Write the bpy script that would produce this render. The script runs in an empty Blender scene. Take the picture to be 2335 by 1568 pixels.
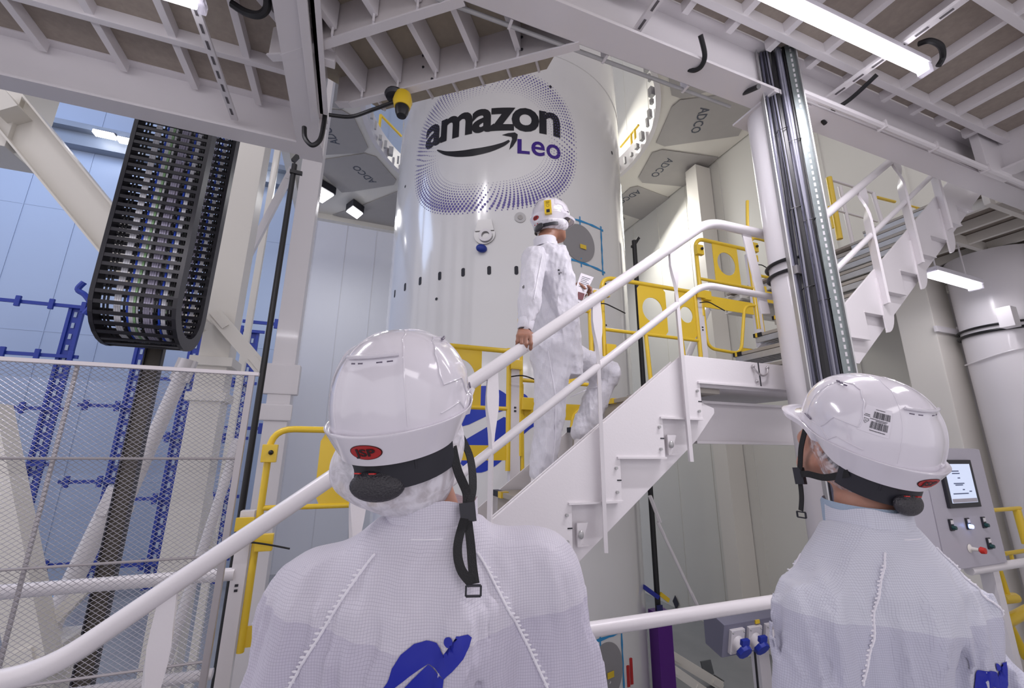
import bpy, bmesh, math, random
import numpy as np
from mathutils import Vector, Matrix
from mathutils.bvhtree import BVHTree
random.seed(7)
Z0 = 1.6            # eye height above the gallery floor; measures below are taken from eye level
# ---------------------------------------------------------------- camera
F_PX, PITCH, ROLL, YAW = 963.0, math.radians(13.9), math.radians(0.57), math.radians(20.3)
W_PX, H_PX = 2335.0, 1568.0
_fh = Vector((math.sin(YAW), math.cos(YAW), 0)); _r0 = Vector((math.cos(YAW), -math.sin(YAW), 0)); _up = Vector((0, 0, 1))
_fw = _fh * math.cos(PITCH) + _up * math.sin(PITCH)
_u0 = -_fh * math.sin(PITCH) + _up * math.cos(PITCH)
_rt = _r0 * math.cos(ROLL) + _u0 * math.sin(ROLL)
_uu = -_r0 * math.sin(ROLL) + _u0 * math.cos(ROLL)
cam_data = bpy.data.cameras.new('camera'); cam = bpy.data.objects.new('camera', cam_data)
bpy.context.scene.collection.objects.link(cam)
cam_data.sensor_width = 36; cam_data.lens = F_PX / W_PX * 36; cam_data.clip_start = 0.02; cam_data.clip_end = 200
M3 = Matrix((_rt, _uu, -_fw)).transposed()
cam.matrix_world = Matrix.Translation((0, 0, Z0)) @ M3.to_4x4()
bpy.context.scene.camera = cam
sc = bpy.context.scene
sc.view_settings.view_transform = 'Standard'; sc.view_settings.look = 'None'
sc.view_settings.exposure = 0.0; sc.view_settings.gamma = 1.0; sc.view_settings.use_curve_mapping = False
# ---------------------------------------------------------------- world fill, hall lamps and added lights
world = bpy.data.worlds.new('hall_air'); sc.world = world; world.use_nodes = True
world.node_tree.nodes['Background'].inputs[0].default_value = (0.965, 0.93, 1.0, 1)
world.node_tree.nodes['Background'].inputs[1].default_value = 0.95
def area(name, loc, target, size, size_y, power, color=(1, 1, 1)):
    l = bpy.data.lights.new(name, 'AREA'); l.shape = 'RECTANGLE'; l.size = size; l.size_y = size_y
    l.energy = power; l.color = color
    o = bpy.data.objects.new(name, l); sc.collection.objects.link(o)
    o.location = (loc[0], loc[1], loc[2] + Z0)
    d = Vector(target) - Vector(loc); o.rotation_euler = d.to_track_quat('-Z', 'Y').to_euler()
    return o
area('hall_area_light', (-13, 11, 12), (-7, 18, 0), 5, 5, 420, (0.50, 0.66, 1.0))  # added bluish light, tints the left part of the back wall
area('hall_area_light', (6.5, 12.5, 12), (8, 6, 0), 3, 3, 300, (1.0, 0.97, 0.9))
area('hall_area_light', (-4.9, 0.5, 9.7), (3.1, 8.8, 3), 0.3, 0.7, 30, (1.0, 0.97, 1.0))
area('hall_area_light', (-3.7, 0.5, 9.7), (3.1, 8.8, 3), 0.45, 1.0, 50, (1.0, 0.97, 1.0))
area('hall_area_light', (7.4, 9.8, 6.8), (8.8, 5.0, -1), 2.0, 2.0, 130, (1.0, 0.98, 0.93))  # added fill that brightens the right wall
area('gallery_lamp', (0.6, -1.6, 1.9), (0.8, 1.2, -0.3), 2.4, 0.5, 14, (1.0, 0.95, 1.0))
area('gallery_lamp', (2.9, 0.1, 2.1), (2.6, 1.0, -1.0), 2.0, 0.3, 12, (1.0, 0.93, 1.0))
# ---------------------------------------------------------------- helpers
def ray(px, py):
    return _fw * F_PX + _rt * (px - W_PX / 2) + _uu * (H_PX / 2 - py)
def atY(px, py, Y):
    r = ray(px, py); return r * (Y / r.y)
def atX(px, py, X):
    r = ray(px, py); return r * (X / r.x)
def atZ(px, py, Z):
    r = ray(px, py); return r * (Z / r.z)
def V(*a): return Vector(a)
MATS = {}
def mat(name, color, rough=0.5, metal=0.0, bump=0.0, bscale=40.0, var=0.0, vscale=3.0, emit=0.0, ecol=None, coat=0.0, alpha=1.0, spec=0.5):
    if name in MATS: return MATS[name]
    m = bpy.data.materials.new(name); m.use_nodes = True; nt = m.node_tree; b = nt.nodes['Principled BSDF']
    b.inputs['Base Color'].default_value = (*color, 1); b.inputs['Roughness'].default_value = rough
    b.inputs['Metallic'].default_value = metal; b.inputs['Coat Weight'].default_value = coat; b.inputs['Coat Roughness'].default_value = 0.08
    b.inputs['Specular IOR Level'].default_value = spec
    b.inputs['Alpha'].default_value = alpha
    if emit:
        b.inputs['Emission Color'].default_value = (*(ecol or color), 1); b.inputs['Emission Strength'].default_value = emit
    if var or bump:
        tc = nt.nodes.new('ShaderNodeTexCoord')
    if var:
        n = nt.nodes.new('ShaderNodeTexNoise'); n.inputs['Scale'].default_value = vscale; n.inputs['Detail'].default_value = 4
        nt.links.new(tc.outputs['Object'], n.inputs['Vector'])
        mx = nt.nodes.new('ShaderNodeMix'); mx.data_type = 'RGBA'
        mx.inputs[6].default_value = (*[c * (1 - var) for c in color], 1); mx.inputs[7].default_value = (*[min(1, c * (1 + var)) for c in color], 1)
        nt.links.new(n.outputs['Fac'], mx.inputs[0]); nt.links.new(mx.outputs[2], b.inputs['Base Color'])
    if bump:
        n2 = nt.nodes.new('ShaderNodeTexNoise'); n2.inputs['Scale'].default_value = bscale; n2.inputs['Detail'].default_value = 3
        nt.links.new(tc.outputs['Object'], n2.inputs['Vector'])
        bp = nt.nodes.new('ShaderNodeBump'); bp.inputs['Strength'].default_value = bump; bp.inputs['Distance'].default_value = 0.01
        nt.links.new(n2.outputs['Fac'], bp.inputs['Height']); nt.links.new(bp.outputs[0], b.inputs['Normal'])
    MATS[name] = m; return m
def tag(o, label=None, cat=None, group=None, kind=None):
    if label: o['label'] = label
    if cat: o['category'] = cat
    if group: o['group'] = group
    if kind: o['kind'] = kind
    return o
def thing(name, label, cat, loc, group=None):
    o = bpy.data.objects.new(name, None); sc.collection.objects.link(o); o.empty_display_size = 0.1
    o.location = (loc[0], loc[1], loc[2] + Z0)
    return tag(o, label, cat, group)
def world_loc(o):
    l = Vector(o.location)
    while o.parent: o = o.parent; l += Vector(o.location)
    return l
class MB:
    def __init__(s): s.v = []; s.f = []
    def add(s, vs, fs):
        n = len(s.v); s.v += [tuple(v) for v in vs]; s.f += [tuple(i + n for i in f) for f in fs]; return s
    def box(s, a, b):
        x0, y0, z0 = [min(p, q) for p, q in zip(a, b)]; x1, y1, z1 = [max(p, q) for p, q in zip(a, b)]
        return s.add([(x0, y0, z0), (x1, y0, z0), (x1, y1, z0), (x0, y1, z0), (x0, y0, z1), (x1, y0, z1), (x1, y1, z1), (x0, y1, z1)],
                     [(0, 3, 2, 1), (4, 5, 6, 7), (0, 1, 5, 4), (1, 2, 6, 5), (2, 3, 7, 6), (3, 0, 4, 7)])
    def bar(s, a, b, w, h, up=(0, 0, 1)):
        a, b = Vector(a), Vector(b); d = (b - a).normalized(); u = Vector(up)
        if abs(d.dot(u)) > 0.98: u = Vector((0, 1, 0))
        sx = d.cross(u).normalized(); uz = sx.cross(d).normalized()
        vs = [p + sx * (w / 2 * i) + uz * (h / 2 * j) for p in (a, b) for i, j in ((-1, -1), (1, -1), (1, 1), (-1, 1))]
        return s.add(vs, [(0, 1, 2, 3)[::-1], (4, 5, 6, 7), (0, 1, 5, 4), (1, 2, 6, 5), (2, 3, 7, 6), (3, 0, 4, 7)])
    def ibeam(s, a, b, w, h, t=0.02, up=(0, 0, 1)):
        a, b = Vector(a), Vector(b); d = (b - a).normalized(); u = Vector(up)
        if abs(d.dot(u)) > 0.98: u = Vector((0, 1, 0))
        sx = d.cross(u).normalized(); uz = sx.cross(d).normalized()
        s.bar(a, b, t, h - 2 * t, up); o = uz * (h / 2 - t / 2)
        s.bar(a + o, b + o, w, t, up); s.bar(a - o, b - o, w, t, up); return s
    def tube(s, pts, r, n=12, caps=True, closed=False):
        pts = [Vector(p) for p in pts]; N = len(pts); rs = r if isinstance(r, (list, tuple)) else [r] * N
        t0 = (pts[1] - pts[0]).normalized(); ref = Vector((0, 0, 1)) if abs(t0.z) < 0.9 else Vector((1, 0, 0))
        u = t0.cross(ref).normalized(); vs = []
        for i, p in enumerate(pts):
            if closed: t = (pts[(i + 1) % N] - pts[i - 1]).normalized()
            elif i == 0: t = t0
            elif i == N - 1: t = (pts[-1] - pts[-2]).normalized()
            else: t = ((pts[i + 1] - p).normalized() + (p - pts[i - 1]).normalized()).normalized()
            u = (u - t * u.dot(t)).normalized(); w = t.cross(u)
            vs += [p + (u * math.cos(2 * math.pi * k / n) + w * math.sin(2 * math.pi * k / n)) * rs[i] for k in range(n)]
        fs = []
        for i in range(N if closed else N - 1):
            j = (i + 1) % N
            fs += [(i * n + k, i * n + (k + 1) % n, j * n + (k + 1) % n, j * n + k) for k in range(n)]
        if caps and not closed: fs += [tuple(range(n))[::-1], tuple((N - 1) * n + k for k in range(n))]
        return s.add(vs, fs)
    def strip(s, pts, w, t, side):
        """flat strap along pts, width w across 'side' (vector or list), thickness t"""
        pts = [Vector(p) for p in pts]; N = len(pts); vs = []
        for i, p in enumerate(pts):
            a = pts[max(0, i - 1)]; b = pts[min(N - 1, i + 1)]; d = (b - a).normalized()
            sd = Vector(side[i] if isinstance(side, list) else side); sd = (sd - d * sd.dot(d)).normalized(); nn = d.cross(sd)
            vs += [p + sd * w / 2 + nn * t / 2, p - sd * w / 2 + nn * t / 2, p - sd * w / 2 - nn * t / 2, p + sd * w / 2 - nn * t / 2]
        fs = [tuple(range(4))[::-1], tuple((N - 1) * 4 + k for k in range(4))]
        for i in range(N - 1): fs += [(i * 4 + k, i * 4 + (k + 1) % 4, i * 4 + 4 + (k + 1) % 4, i * 4 + 4 + k) for k in range(4)]
        return s.add(vs, fs)
    def prism(s, poly, off):
        n = len(poly); o = Vector(off); vs = [Vector(p) for p in poly]; vs += [v + o for v in vs]
        return s.add(vs, [tuple(range(n))[::-1], tuple(range(n, 2 * n))] + [(k, (k + 1) % n, n + (k + 1) % n, n + k) for k in range(n)])
    def ring_plate(s, outer, inner, off):
        """plate with a hole: outer and inner loops with equal counts"""
        n = len(outer); o = Vector(off); L = [Vector(p) for p in outer] + [Vector(p) for p in inner]; vs = L + [v + o for v in L]; m = 2 * n; fs = []
        for k in range(n):
            q = (k + 1) % n
            fs += [(k, q, n + q, n + k), (m + k, m + n + k, m + n + q, m + q), (k, m + k, m + q, q), (n + k, n + q, m + n + q, m + n + k)]
        return s.add(vs, fs)
    def lathe(s, c, prof, n=32, a0=0.0, a1=2 * math.pi, axis='z'):
        full = abs(a1 - a0 - 2 * math.pi) < 1e-6; cols = n if full else n + 1; vs = []
        for i in range(cols):
            a = a0 + (a1 - a0) * i / n
            for r, z in prof:
                if axis == 'z': vs.append((c[0] + r * math.cos(a), c[1] + r * math.sin(a), c[2] + z))
                elif axis == 'y': vs.append((c[0] + r * math.cos(a), c[1] + z, c[2] + r * math.sin(a)))
                else: vs.append((c[0] + z, c[1] + r * math.cos(a), c[2] + r * math.sin(a)))
        m = len(prof); fs = []
        for i in range(n):
            j = (i + 1) % cols
            fs += [(i * m + k, j * m + k, j * m + k + 1, i * m + k + 1) for k in range(m - 1)]
        return s.add(vs, fs)
    def sphere(s, c, r, n=16, m=10, sc3=(1, 1, 1)):
        vs = []; fs = []
        for j in range(m + 1):
            t = math.pi * j / m
            vs += [(c[0] + r * sc3[0] * math.sin(t) * math.cos(2 * math.pi * i / n), c[1] + r * sc3[1] * math.sin(t) * math.sin(2 * math.pi * i / n), c[2] + r * sc3[2] * math.cos(t)) for i in range(n)]
        for j in range(m): fs += [(j * n + i, (j + 1) * n + i, (j + 1) * n + (i + 1) % n, j * n + (i + 1) % n) for i in range(n)]
        return s.add(vs, fs)
    def build(s, name, m, parent=None, origin=None, bevel=0.0, smooth=True, angle=40, **tags):
        me = bpy.data.meshes.new(name)
        vs = np.array(s.v, dtype=float)
        if parent is not None: off = np.array(world_loc(parent)) - np.array((0, 0, Z0)); loc = (0, 0, 0)
        else:
            if origin is None:
                lo, hi = vs.min(0), vs.max(0); origin = ((lo[0] + hi[0]) / 2, (lo[1] + hi[1]) / 2, lo[2])
            off = np.array(origin, dtype=float); loc = (off[0], off[1], off[2] + Z0)
        vs = vs - off
        me.from_pydata(vs.tolist(), [], s.f); me.validate()
        bm = bmesh.new(); bm.from_mesh(me)
        if bevel:
            bmesh.ops.bevel(bm, geom=[e for e in bm.edges if len(e.link_faces) == 2 and e.calc_face_angle(0) > 0.5], offset=bevel, segments=2, affect='EDGES', profile=0.6)
        bmesh.ops.recalc_face_normals(bm, faces=bm.faces)
        bm.to_mesh(me); bm.free()
        if smooth:
            me.shade_smooth(); me.set_sharp_from_angle(angle=math.radians(angle))
        me.materials.append(m if not isinstance(m, str) else MATS[m])
        o = bpy.data.objects.new(name, me); sc.collection.objects.link(o); o.location = loc
        if bevel and smooth: o.modifiers.new('weighted_normals', 'WEIGHTED_NORMAL').keep_sharp = True
        if parent is not None: o.parent = parent
        tag(o, **tags); return o
def fillet(pts, r, n=6, closed=False):
    pts = [Vector(p) for p in pts]; out = []; N = len(pts)
    for i, p in enumerate(pts):
        if not closed and i in (0, N - 1): out.append(p); continue
        a = pts[i - 1] - p; b = pts[(i + 1) % N] - p; rr = min(r, a.length * 0.49, b.length * 0.49)
        pa = p + a.normalized() * rr; pb = p + b.normalized() * rr
        for k in range(n + 1):
            t = k / n; out.append(pa * (1 - t) ** 2 + p * 2 * t * (1 - t) + pb * t * t)
    return out
def bez(p0, p1, p2, p3, n=12):
    p0, p1, p2, p3 = map(Vector, (p0, p1, p2, p3))
    return [p0 * (1 - t) ** 3 + p1 * 3 * t * (1 - t) ** 2 + p2 * 3 * t * t * (1 - t) + p3 * t ** 3 for t in [k / n for k in range(n + 1)]]
def spl(pts, n=6):
    pts = [Vector(p) for p in pts]; P = [pts[0]] + pts + [pts[-1]]; out = []
    for i in range(1, len(P) - 2):
        for k in range(n):
            t = k / n; a, b, c, d = P[i - 1], P[i], P[i + 1], P[i + 2]
            out.append(((b * 2) + (c - a) * t + (a * 2 - b * 5 + c * 4 - d) * t * t + (b * 3 - a - c * 3 + d) * t ** 3) * 0.5)
    out.append(pts[-1]); return out
# ---------------------------------------------------------------- materials
white = mat('white_paint', (0.77, 0.74, 0.76), 0.32, coat=0.25, bump=0.04, bscale=90)
cream = mat('cream_paint', (0.80, 0.77, 0.71), 0.4, coat=0.1)
offw = mat('satin_white', (0.74, 0.71, 0.73), 0.45, bump=0.05, bscale=60)
steel = mat('stainless_steel', (0.55, 0.53, 0.54), 0.3, metal=0.9, bump=0.03)
galv = mat('galvanised_steel', (0.50, 0.50, 0.50), 0.45, metal=0.7, var=0.15, vscale=12)
tread_m = mat('tread_steel', (0.42, 0.39, 0.35), 0.55, metal=0.3, var=0.1, vscale=8)
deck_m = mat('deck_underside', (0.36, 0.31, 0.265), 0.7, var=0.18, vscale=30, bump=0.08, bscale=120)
girder_m = mat('girder_grey', (0.70, 0.66, 0.66), 0.45, var=0.05, vscale=20)
yellow = mat('safety_yellow', (0.80, 0.55, 0.03), 0.35, coat=0.3)
blue = mat('rack_blue', (0.01, 0.035, 0.30), 0.4)
black = mat('black_rubber', (0.008, 0.008, 0.010), 0.45)
dark = mat('dark_plastic', (0.02, 0.02, 0.028), 0.4)
purple = mat('purple_paint', (0.10, 0.015, 0.22), 0.35)
petal = mat('petal_grey', (0.42, 0.40, 0.39), 0.5, var=0.04, vscale=5)
petal_txt = mat('petal_print', (0.07, 0.08, 0.11), 0.5)
boxgrey = mat('cabinet_grey', (0.47, 0.45, 0.51), 0.4)
tape = mat('blue_tape', (0.03, 0.28, 0.60), 0.5)
floor_m = mat('hall_floor_paint', (0.30, 0.31, 0.33), 0.25, var=0.2, vscale=1.2)
wall_m = mat('wall_cladding', (0.40, 0.49, 0.66), 0.45, var=0.04, vscale=0.4)  # grey-blue cladding, part of the blue is cool light put into the colour
wallr_m = mat('cream_cladding', (0.74, 0.73, 0.68), 0.45, var=0.04, vscale=0.5)
lampm = mat('lamp_glow', (1, 1, 1), 0.5, emit=9.0, ecol=(0.97, 0.95, 1.0))
lampfar = mat('floodlight_glow', (1, 1, 1), 0.5, emit=9.0, ecol=(1, 0.98, 1.0))
clear = mat('lamp_acrylic', (0.75, 0.73, 0.80), 0.15, alpha=0.55)
# ---------------------------------------------------------------- the hall
HF = -4.3           # hall floor below eye level
GZ = -1.6           # gallery floor
MB().box((-22, -6, HF - 0.2), (12, 18, HF)).build('floor', floor_m, kind='structure')
mb = MB(); mb.box((-22, 18, HF), (9.2, 18.2, 17))
for i in range(20):
    x = -20 + i * 1.45; mb.box((x, 17.985, HF), (x + 0.025, 18, 17))
for z in (-1.2, 3.6, 8.0): mb.box((-22, 17.99, z), (9.2, 18, z + 0.025))
mb.build('wall_back', wall_m, kind='structure')
mb = MB(); mb.box((-3.0, 17.93, HF), (9.0, 17.985, 10.4))
for i in range(9):
    x = -2.2 + i * 1.2; mb.box((x, 17.915, HF), (x + 0.03, 17.93, 10.4))
mb.build('wall_lining', mat('pale_lit_cladding', (0.60, 0.61, 0.67), 0.45, var=0.03, vscale=0.5), kind='structure')  # paler panels, with some of the brighter light put into their colour
mb = MB(); mb.box((9.0, -6, HF), (9.2, 18, 17))
for i in range(14):
    y = 1.2 + i * 1.3; mb.box((8.985, y, HF), (9, y + 0.03, 17))
mb.build('wall_right', wallr_m, kind='structure')
mb = MB().box((-22, 17.6, 10.4), (9, 18, 11.3)); mb.box((-22, 17.3, 10.9), (9, 17.6, 11.1))
mb.build('trim_1', mat('ledge_grey', (0.22, 0.26, 0.33), 0.4), kind='structure')
MB().box((-22, -6, 17), (12, 18.2, 17.2)).build('ceiling', offw, kind='structure')
# gallery floor we stand on
mb = MB().box((-5, -4, GZ - 0.12), (8.2, 1.62, GZ)); mb.box((-5, 1.62, GZ - 0.12), (-0.05, 2.95, GZ))
mb.build('gallery_floor', mat('gallery_floor_paint', (0.45, 0.44, 0.46), 0.5, var=0.1), kind='structure')
# three wall lights glowing on the ledge
for i, (a, b) in enumerate((((215, 302), (262, 312)), ((270, 318), (300, 324)), ((575, 378), (608, 385)))):
    p, q = atY(*a, 17.2), atY(*b, 17.2)
    t = thing('wall_light', ('glowing wall light on the dark ledge, outermost of the pair', 'smaller glowing wall light beside a longer one on the dark ledge', 'glowing wall light on the ledge behind the braced white post')[i], 'light', p)
    MB().bar(p, q, 0.25, 0.12).build('lamp_shade', lampfar, t)
    MB().bar(p + V(0, 0.05, 0.1), q + V(0, 0.05, 0.1), 0.12, 0.1).build('housing', dark, t)
# ---------------------------------------------------------------- the rocket fairing
AX, AY, RR = 3.173, 8.848, 2.7
TH0 = math.atan2(-AY, -AX)
def cyl(s, z, r=RR):       # arc length s from the point facing the stairs, height z
    a = TH0 + s / RR
    return Vector((AX + r * math.cos(a), AY + r * math.sin(a), z))
fair_m = mat('fairing_white', (0.80, 0.79, 0.79), 0.16, coat=0.5, var=0.015, vscale=0.7, bump=0.01, bscale=6)
rk = thing('rocket_fairing', 'huge white rocket nose fairing with printed logo standing behind the stairs', 'rocket', (AX, AY, HF))
prof = [(2.7, HF), (2.7, 7.7)]
for i in range(1, 15):
    t = i / 14; prof.append((2.7 * math.sqrt(max(0.0, 1 - (t * 0.96) ** 2.3)) , 7.7 + 8.0 * t))
mb = MB(); mb.lathe((AX, AY, 0), prof, 160); mb.build('shell', fair_m, rk, angle=30)
mb = MB(); mb.lathe((AX, AY, 0), [(2.700, 7.66), (2.712, 7.67), (2.712, 7.75), (2.69, 7.76)], 120); mb.build('joint_ring', fair_m, rk)
inkb = mat('logo_black', (0.012, 0.012, 0.018), 0.3); inkp = mat('logo_violet', (0.035, 0.0, 0.22), 0.3)
inkd = mat('halftone_violet', (0.13, 0.10, 0.36), 0.4); inkbl = mat('emblem_blue', (0.0, 0.03, 0.45), 0.3)
def text_polys(body, bold=0.02, spacing=1.0, res=4):
    c = bpy.data.curves.new('txt', 'FONT'); c.body = body; c.size = 1; c.offset = bold; c.space_character = spacing; c.resolution_u = res; c.fill_mode = 'FRONT'
    o = bpy.data.objects.new('txt', c); sc.collection.objects.link(o); bpy.context.view_layer.update()
    me = bpy.data.meshes.new_from_object(o.evaluated_get(bpy.context.evaluated_depsgraph_get()))
    bm = bmesh.new(); bm.from_mesh(me); bmesh.ops.triangulate(bm, faces=bm.faces)
    for _ in range(2):
        L = [e for e in bm.edges if e.calc_length() > 0.12]
        if L: bmesh.ops.subdivide_edges(bm, edges=L, cuts=1)
    bmesh.ops.triangulate(bm, faces=bm.faces)
    vs = [tuple(v.co[:2]) for v in bm.verts]; fs = [tuple(v.index for v in f.verts) for f in bm.faces]; bm.free()
    bpy.data.objects.remove(o); bpy.data.curves.remove(c); bpy.data.meshes.remove(me)
    return vs, fs
def text_fit(body, s0, s1, z0, z1, fn, ref='x', bold=0.02, spacing=1.0):
    """lay the word between s0..s1, with the height of its reference letters z0..z1"""
    vs, fs = text_polys(body, bold, spacing); rv, _ = text_polys(ref, bold)
    x0, x1 = min(v[0] for v in vs), max(v[0] for v in vs); h0, h1 = min(v[1] for v in rv), max(v[1] for v in rv)
    return MB().add([fn(s0 + (v[0] - x0) / (x1 - x0) * (s1 - s0), z0 + (v[1] - h0) / (h1 - h0) * (z1 - z0)) for v in vs], fs)
def poly_fill(pts, fn, cut=0.06):
    bm = bmesh.new(); f = bm.faces.new([bm.verts.new((p[0], p[1], 0)) for p in pts]); bmesh.ops.triangulate(bm, faces=[f])
    for _ in range(3):
        L = [e for e in bm.edges if e.calc_length() > cut]
        if L: bmesh.ops.subdivide_edges(bm, edges=L, cuts=1)
    bmesh.ops.triangulate(bm, faces=bm.faces); bm.verts.index_update()
    r = ([fn(v.co.x, v.co.y) for v in bm.verts], [tuple(v.index for v in f.verts) for f in bm.faces]); bm.free(); return r
def stroke(center, widths):
    c = [Vector((p[0], p[1])) for p in center]; L = []; R = []
    for i, p in enumerate(c):
        d = (c[min(i + 1, len(c) - 1)] - c[max(0, i - 1)]).normalized(); n = Vector((-d.y, d.x)); L.append(p + n * widths[i] / 2); R.append(p - n * widths[i] / 2)
    return L + R[::-1]
on = lambda s, z: cyl(s, z, RR + 0.006)
text_fit('amazon', -1.84, 0.97, 5.76, 6.27, on, bold=0.03, spacing=0.93).build('logo_lettering', inkb, rk, smooth=False, label='large black lowercase word across the emblem')
mb = MB()
cs = [(-1.50, 5.63), (-1.28, 5.48), (-1.0, 5.38), (-0.7, 5.345), (-0.4, 5.37), (-0.15, 5.45), (-0.02, 5.54)]
w = [0.02, 0.08, 0.13, 0.155, 0.13, 0.085, 0.04]; cs = spl([(a, b, 0) for a, b in cs], 5); wi = [np.interp(i / (len(cs) - 1), np.linspace(0, 1, 7), w) for i in range(len(cs))]
mb.add(*poly_fill(stroke(cs, wi), on))
mb.add(*poly_fill([(-0.16, 5.66), (-0.05, 5.70), (0.08, 5.72), (0.135, 5.68), (0.12, 5.55), (0.05, 5.42), (-0.02, 5.34), (0.0, 5.45), (0.03, 5.57), (0.02, 5.62), (-0.06, 5.635)], on))
mb.build('logo_smile', inkb, rk, smooth=False, label='black curved arrow under the word')
mbl = text_fit('L', 0.13, 0.36, 5.27, 5.58, on, 'L', bold=0.03)
for ch, s0, s1 in (('e', 0.39, 0.65), ('o', 0.68, 0.97)):
    m2 = text_fit(ch, s0, s1, 5.26, 5.57, on, ch, bold=0.012); mbl.add(m2.v, m2.f)
mbl.build('logo_subtitle', inkp, rk, smooth=False, label='violet word below the black lettering')
# halftone ring
mb = MB(); cx, cz, A, B = -0.40, 5.62, 1.73, 1.53
for k in range(132):
    a = 2 * math.pi * k / 132
    for j in range(13):
        q = 1.0 - j * 0.031; tw = a + j * 0.012
        ca, sa = math.cos(tw), math.sin(tw); e = 1 / 1.25
        s = cx + A * q * math.copysign(abs(ca) ** e, ca); z = cz + B * q * math.copysign(abs(sa) ** e, sa)
        z += 0.12 * (s - cx) / A * 0.4
        low = 0.75 + 0.35 * max(0, -sa); inner = 1 - max(0, j - 2) / 12.5; outer = (0.45, 0.8, 1)[j] if j < 3 else 1
        rr = 0.025 * low * inner * outer * (1.0 if sa < 0.3 else 0.85)
        if s > 0.2 and sa > 0.5: rr *= 1.05
        if rr < 0.004: continue
        mb.add([on(s + rr * math.cos(b * math.pi / 3), z + 1.1 * rr * math.sin(b * math.pi / 3)) for b in range(6)], [(0, 1, 2, 3, 4, 5)])
mb.build('halftone_ring', inkd, rk, smooth=False, kind='stuff')
# vent holes, port, access disc
hole = mat('vent_dark', (0.02, 0.02, 0.03), 0.6); portm = mat('port_metal', (0.45, 0.44, 0.44), 0.35, metal=0.6)
for k in range(12):
    if k == 8: continue
    s = -2.67 + k * 0.4712 * 0.99
    if s > 2.4: continue
    mb = MB(); mb.prism([cyl(s + 0.035 * math.cos(t) , 2.955 + 0.03 * math.sin(t) + (0.05 if math.sin(t) > 0 else -0.05), RR + 0.001) for t in [i * math.pi / 6 for i in range(12)]], V(-AX, -AY, 0).normalized() * 0.006)
    mb.build('vent_slot', hole, rk)
for (s, z, r) in ((-1.31, 2.53, 0.028), (-1.0, 6.86, 0.03), (0.78, 6.88, 0.03), (2.55, 6.2, 0.04), (-2.55, 5.3, 0.03), (1.95, 2.2, 0.02), (0.42, 0.62, 0.02), (-2.2, 1.75, 0.03)):
    MB().add([cyl(s + r * math.cos(i * math.pi / 6), z + r * math.sin(i * math.pi / 6), RR + 0.007) for i in range(12)], [tuple(range(12))]).build('bolt', hole, rk)
def disc(s, z, r, off, ry=None, n=32): return [cyl(s + r * math.cos(2 * math.pi * i / n), z + (ry or r) * math.sin(2 * math.pi * i / n), RR + off) for i in range(n)]
c = V(*cyl(-0.43, 3.63)); nrm = (c - V(AX, AY, 3.63)).normalized()
mb = MB(); mb.prism(disc(-0.43, 3.63, 0.19, 0.002), nrm * 0.03); mb.prism([cyl(-0.43 + a, 3.63 + b, RR + 0.001) for a, b in ((-0.17, 0.06), (-0.12, 0.27), (0.12, 0.27), (0.17, 0.06))], nrm * 0.05); p = mb.build('port', portm, rk, label='round metal port with a flat bracket')
MB().ring_plate(disc(-0.41, 3.60, 0.12, 0.034), disc(-0.41, 3.60, 0.07, 0.034), nrm * 0.03).build('port_ring', white, p)
mb = MB(); mb.sphere(cyl(-0.47, 3.35, RR + 0.05), 0.1, sc3=(1, 0.6, 0.75)); mb.build('connector_cap', blue, rk, label='dark blue cap hanging under the port')
mb = MB(); mb.prism(disc(0.19, 3.96, 0.10, 0.002), nrm * 0.012); p = mb.build('vent_cover', portm, rk)
MB().prism(disc(0.19, 3.96, 0.045, 0.016), nrm * 0.004).build('cover_core', petal, p)
for (s, z) in ((1.34, 3.65), (1.60, -3.16)):
    n2 = (cyl(s, z) - V(AX, AY, z)).normalized()
    p = MB().prism(disc(s, z, 0.36, 0.003, 0.37, 48), n2 * 0.012).build('access_disc', mat('disc_grey', (0.30, 0.29, 0.30), 0.5, bump=0.3, bscale=200), rk, label='grey round acoustic cover framed by blue tape')
    MB().prism([cyl(s + a, z + b, RR + 0.016) for a, b in ((-0.0, -0.10), (0.14, -0.10), (0.14, -0.02), (0.0, -0.02))], n2 * 0.004).build('warning_sticker', yellow, p)
    corners = [(0.80, 3.30), (1.92, 3.24), (1.92, 4.11), (0.80, 4.10)] if z > 0 else [(1.0, -3.62), (1.98, -3.62), (1.98, -2.72), (1.0, -2.74)]
    mb = MB()
    for i in range(4):
        a, b = V(*corners[i], 0), V(*corners[(i + 1) % 4], 0); e = (b - a).normalized() * 0.07
        pts = [(a - e).lerp(b + e, k / 12) for k in range(13)]; ww = [0.038 + 0.012 * math.sin(k * 2.1 + i) for k in range(13)]
        mb.add(*poly_fill(stroke(pts, ww), lambda s, z: cyl(s, z, RR + 0.008), 0.15))
        m = (a + b) / 2; mb.add(*poly_fill([(m.x - .012, m.y - .09), (m.x + .012, m.y - .09), (m.x + .012, m.y + .09), (m.x - .012, m.y + .09)], lambda s, z: cyl(s, z, RR + 0.009), 0.3))
    mb.build('tape_frame', tape, rk, label='square of blue masking tape')
for s in (2.10, 2.20): MB().bar(cyl(s, -3.5, RR + .01), cyl(s, -3.22 if s < 2.15 else -3.15, RR + .01), 0.05, 0.02).build('warning_flag', mat('flag_red', (0.45, 0.02, 0.02), 0.5), rk, label='red strip')
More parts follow.
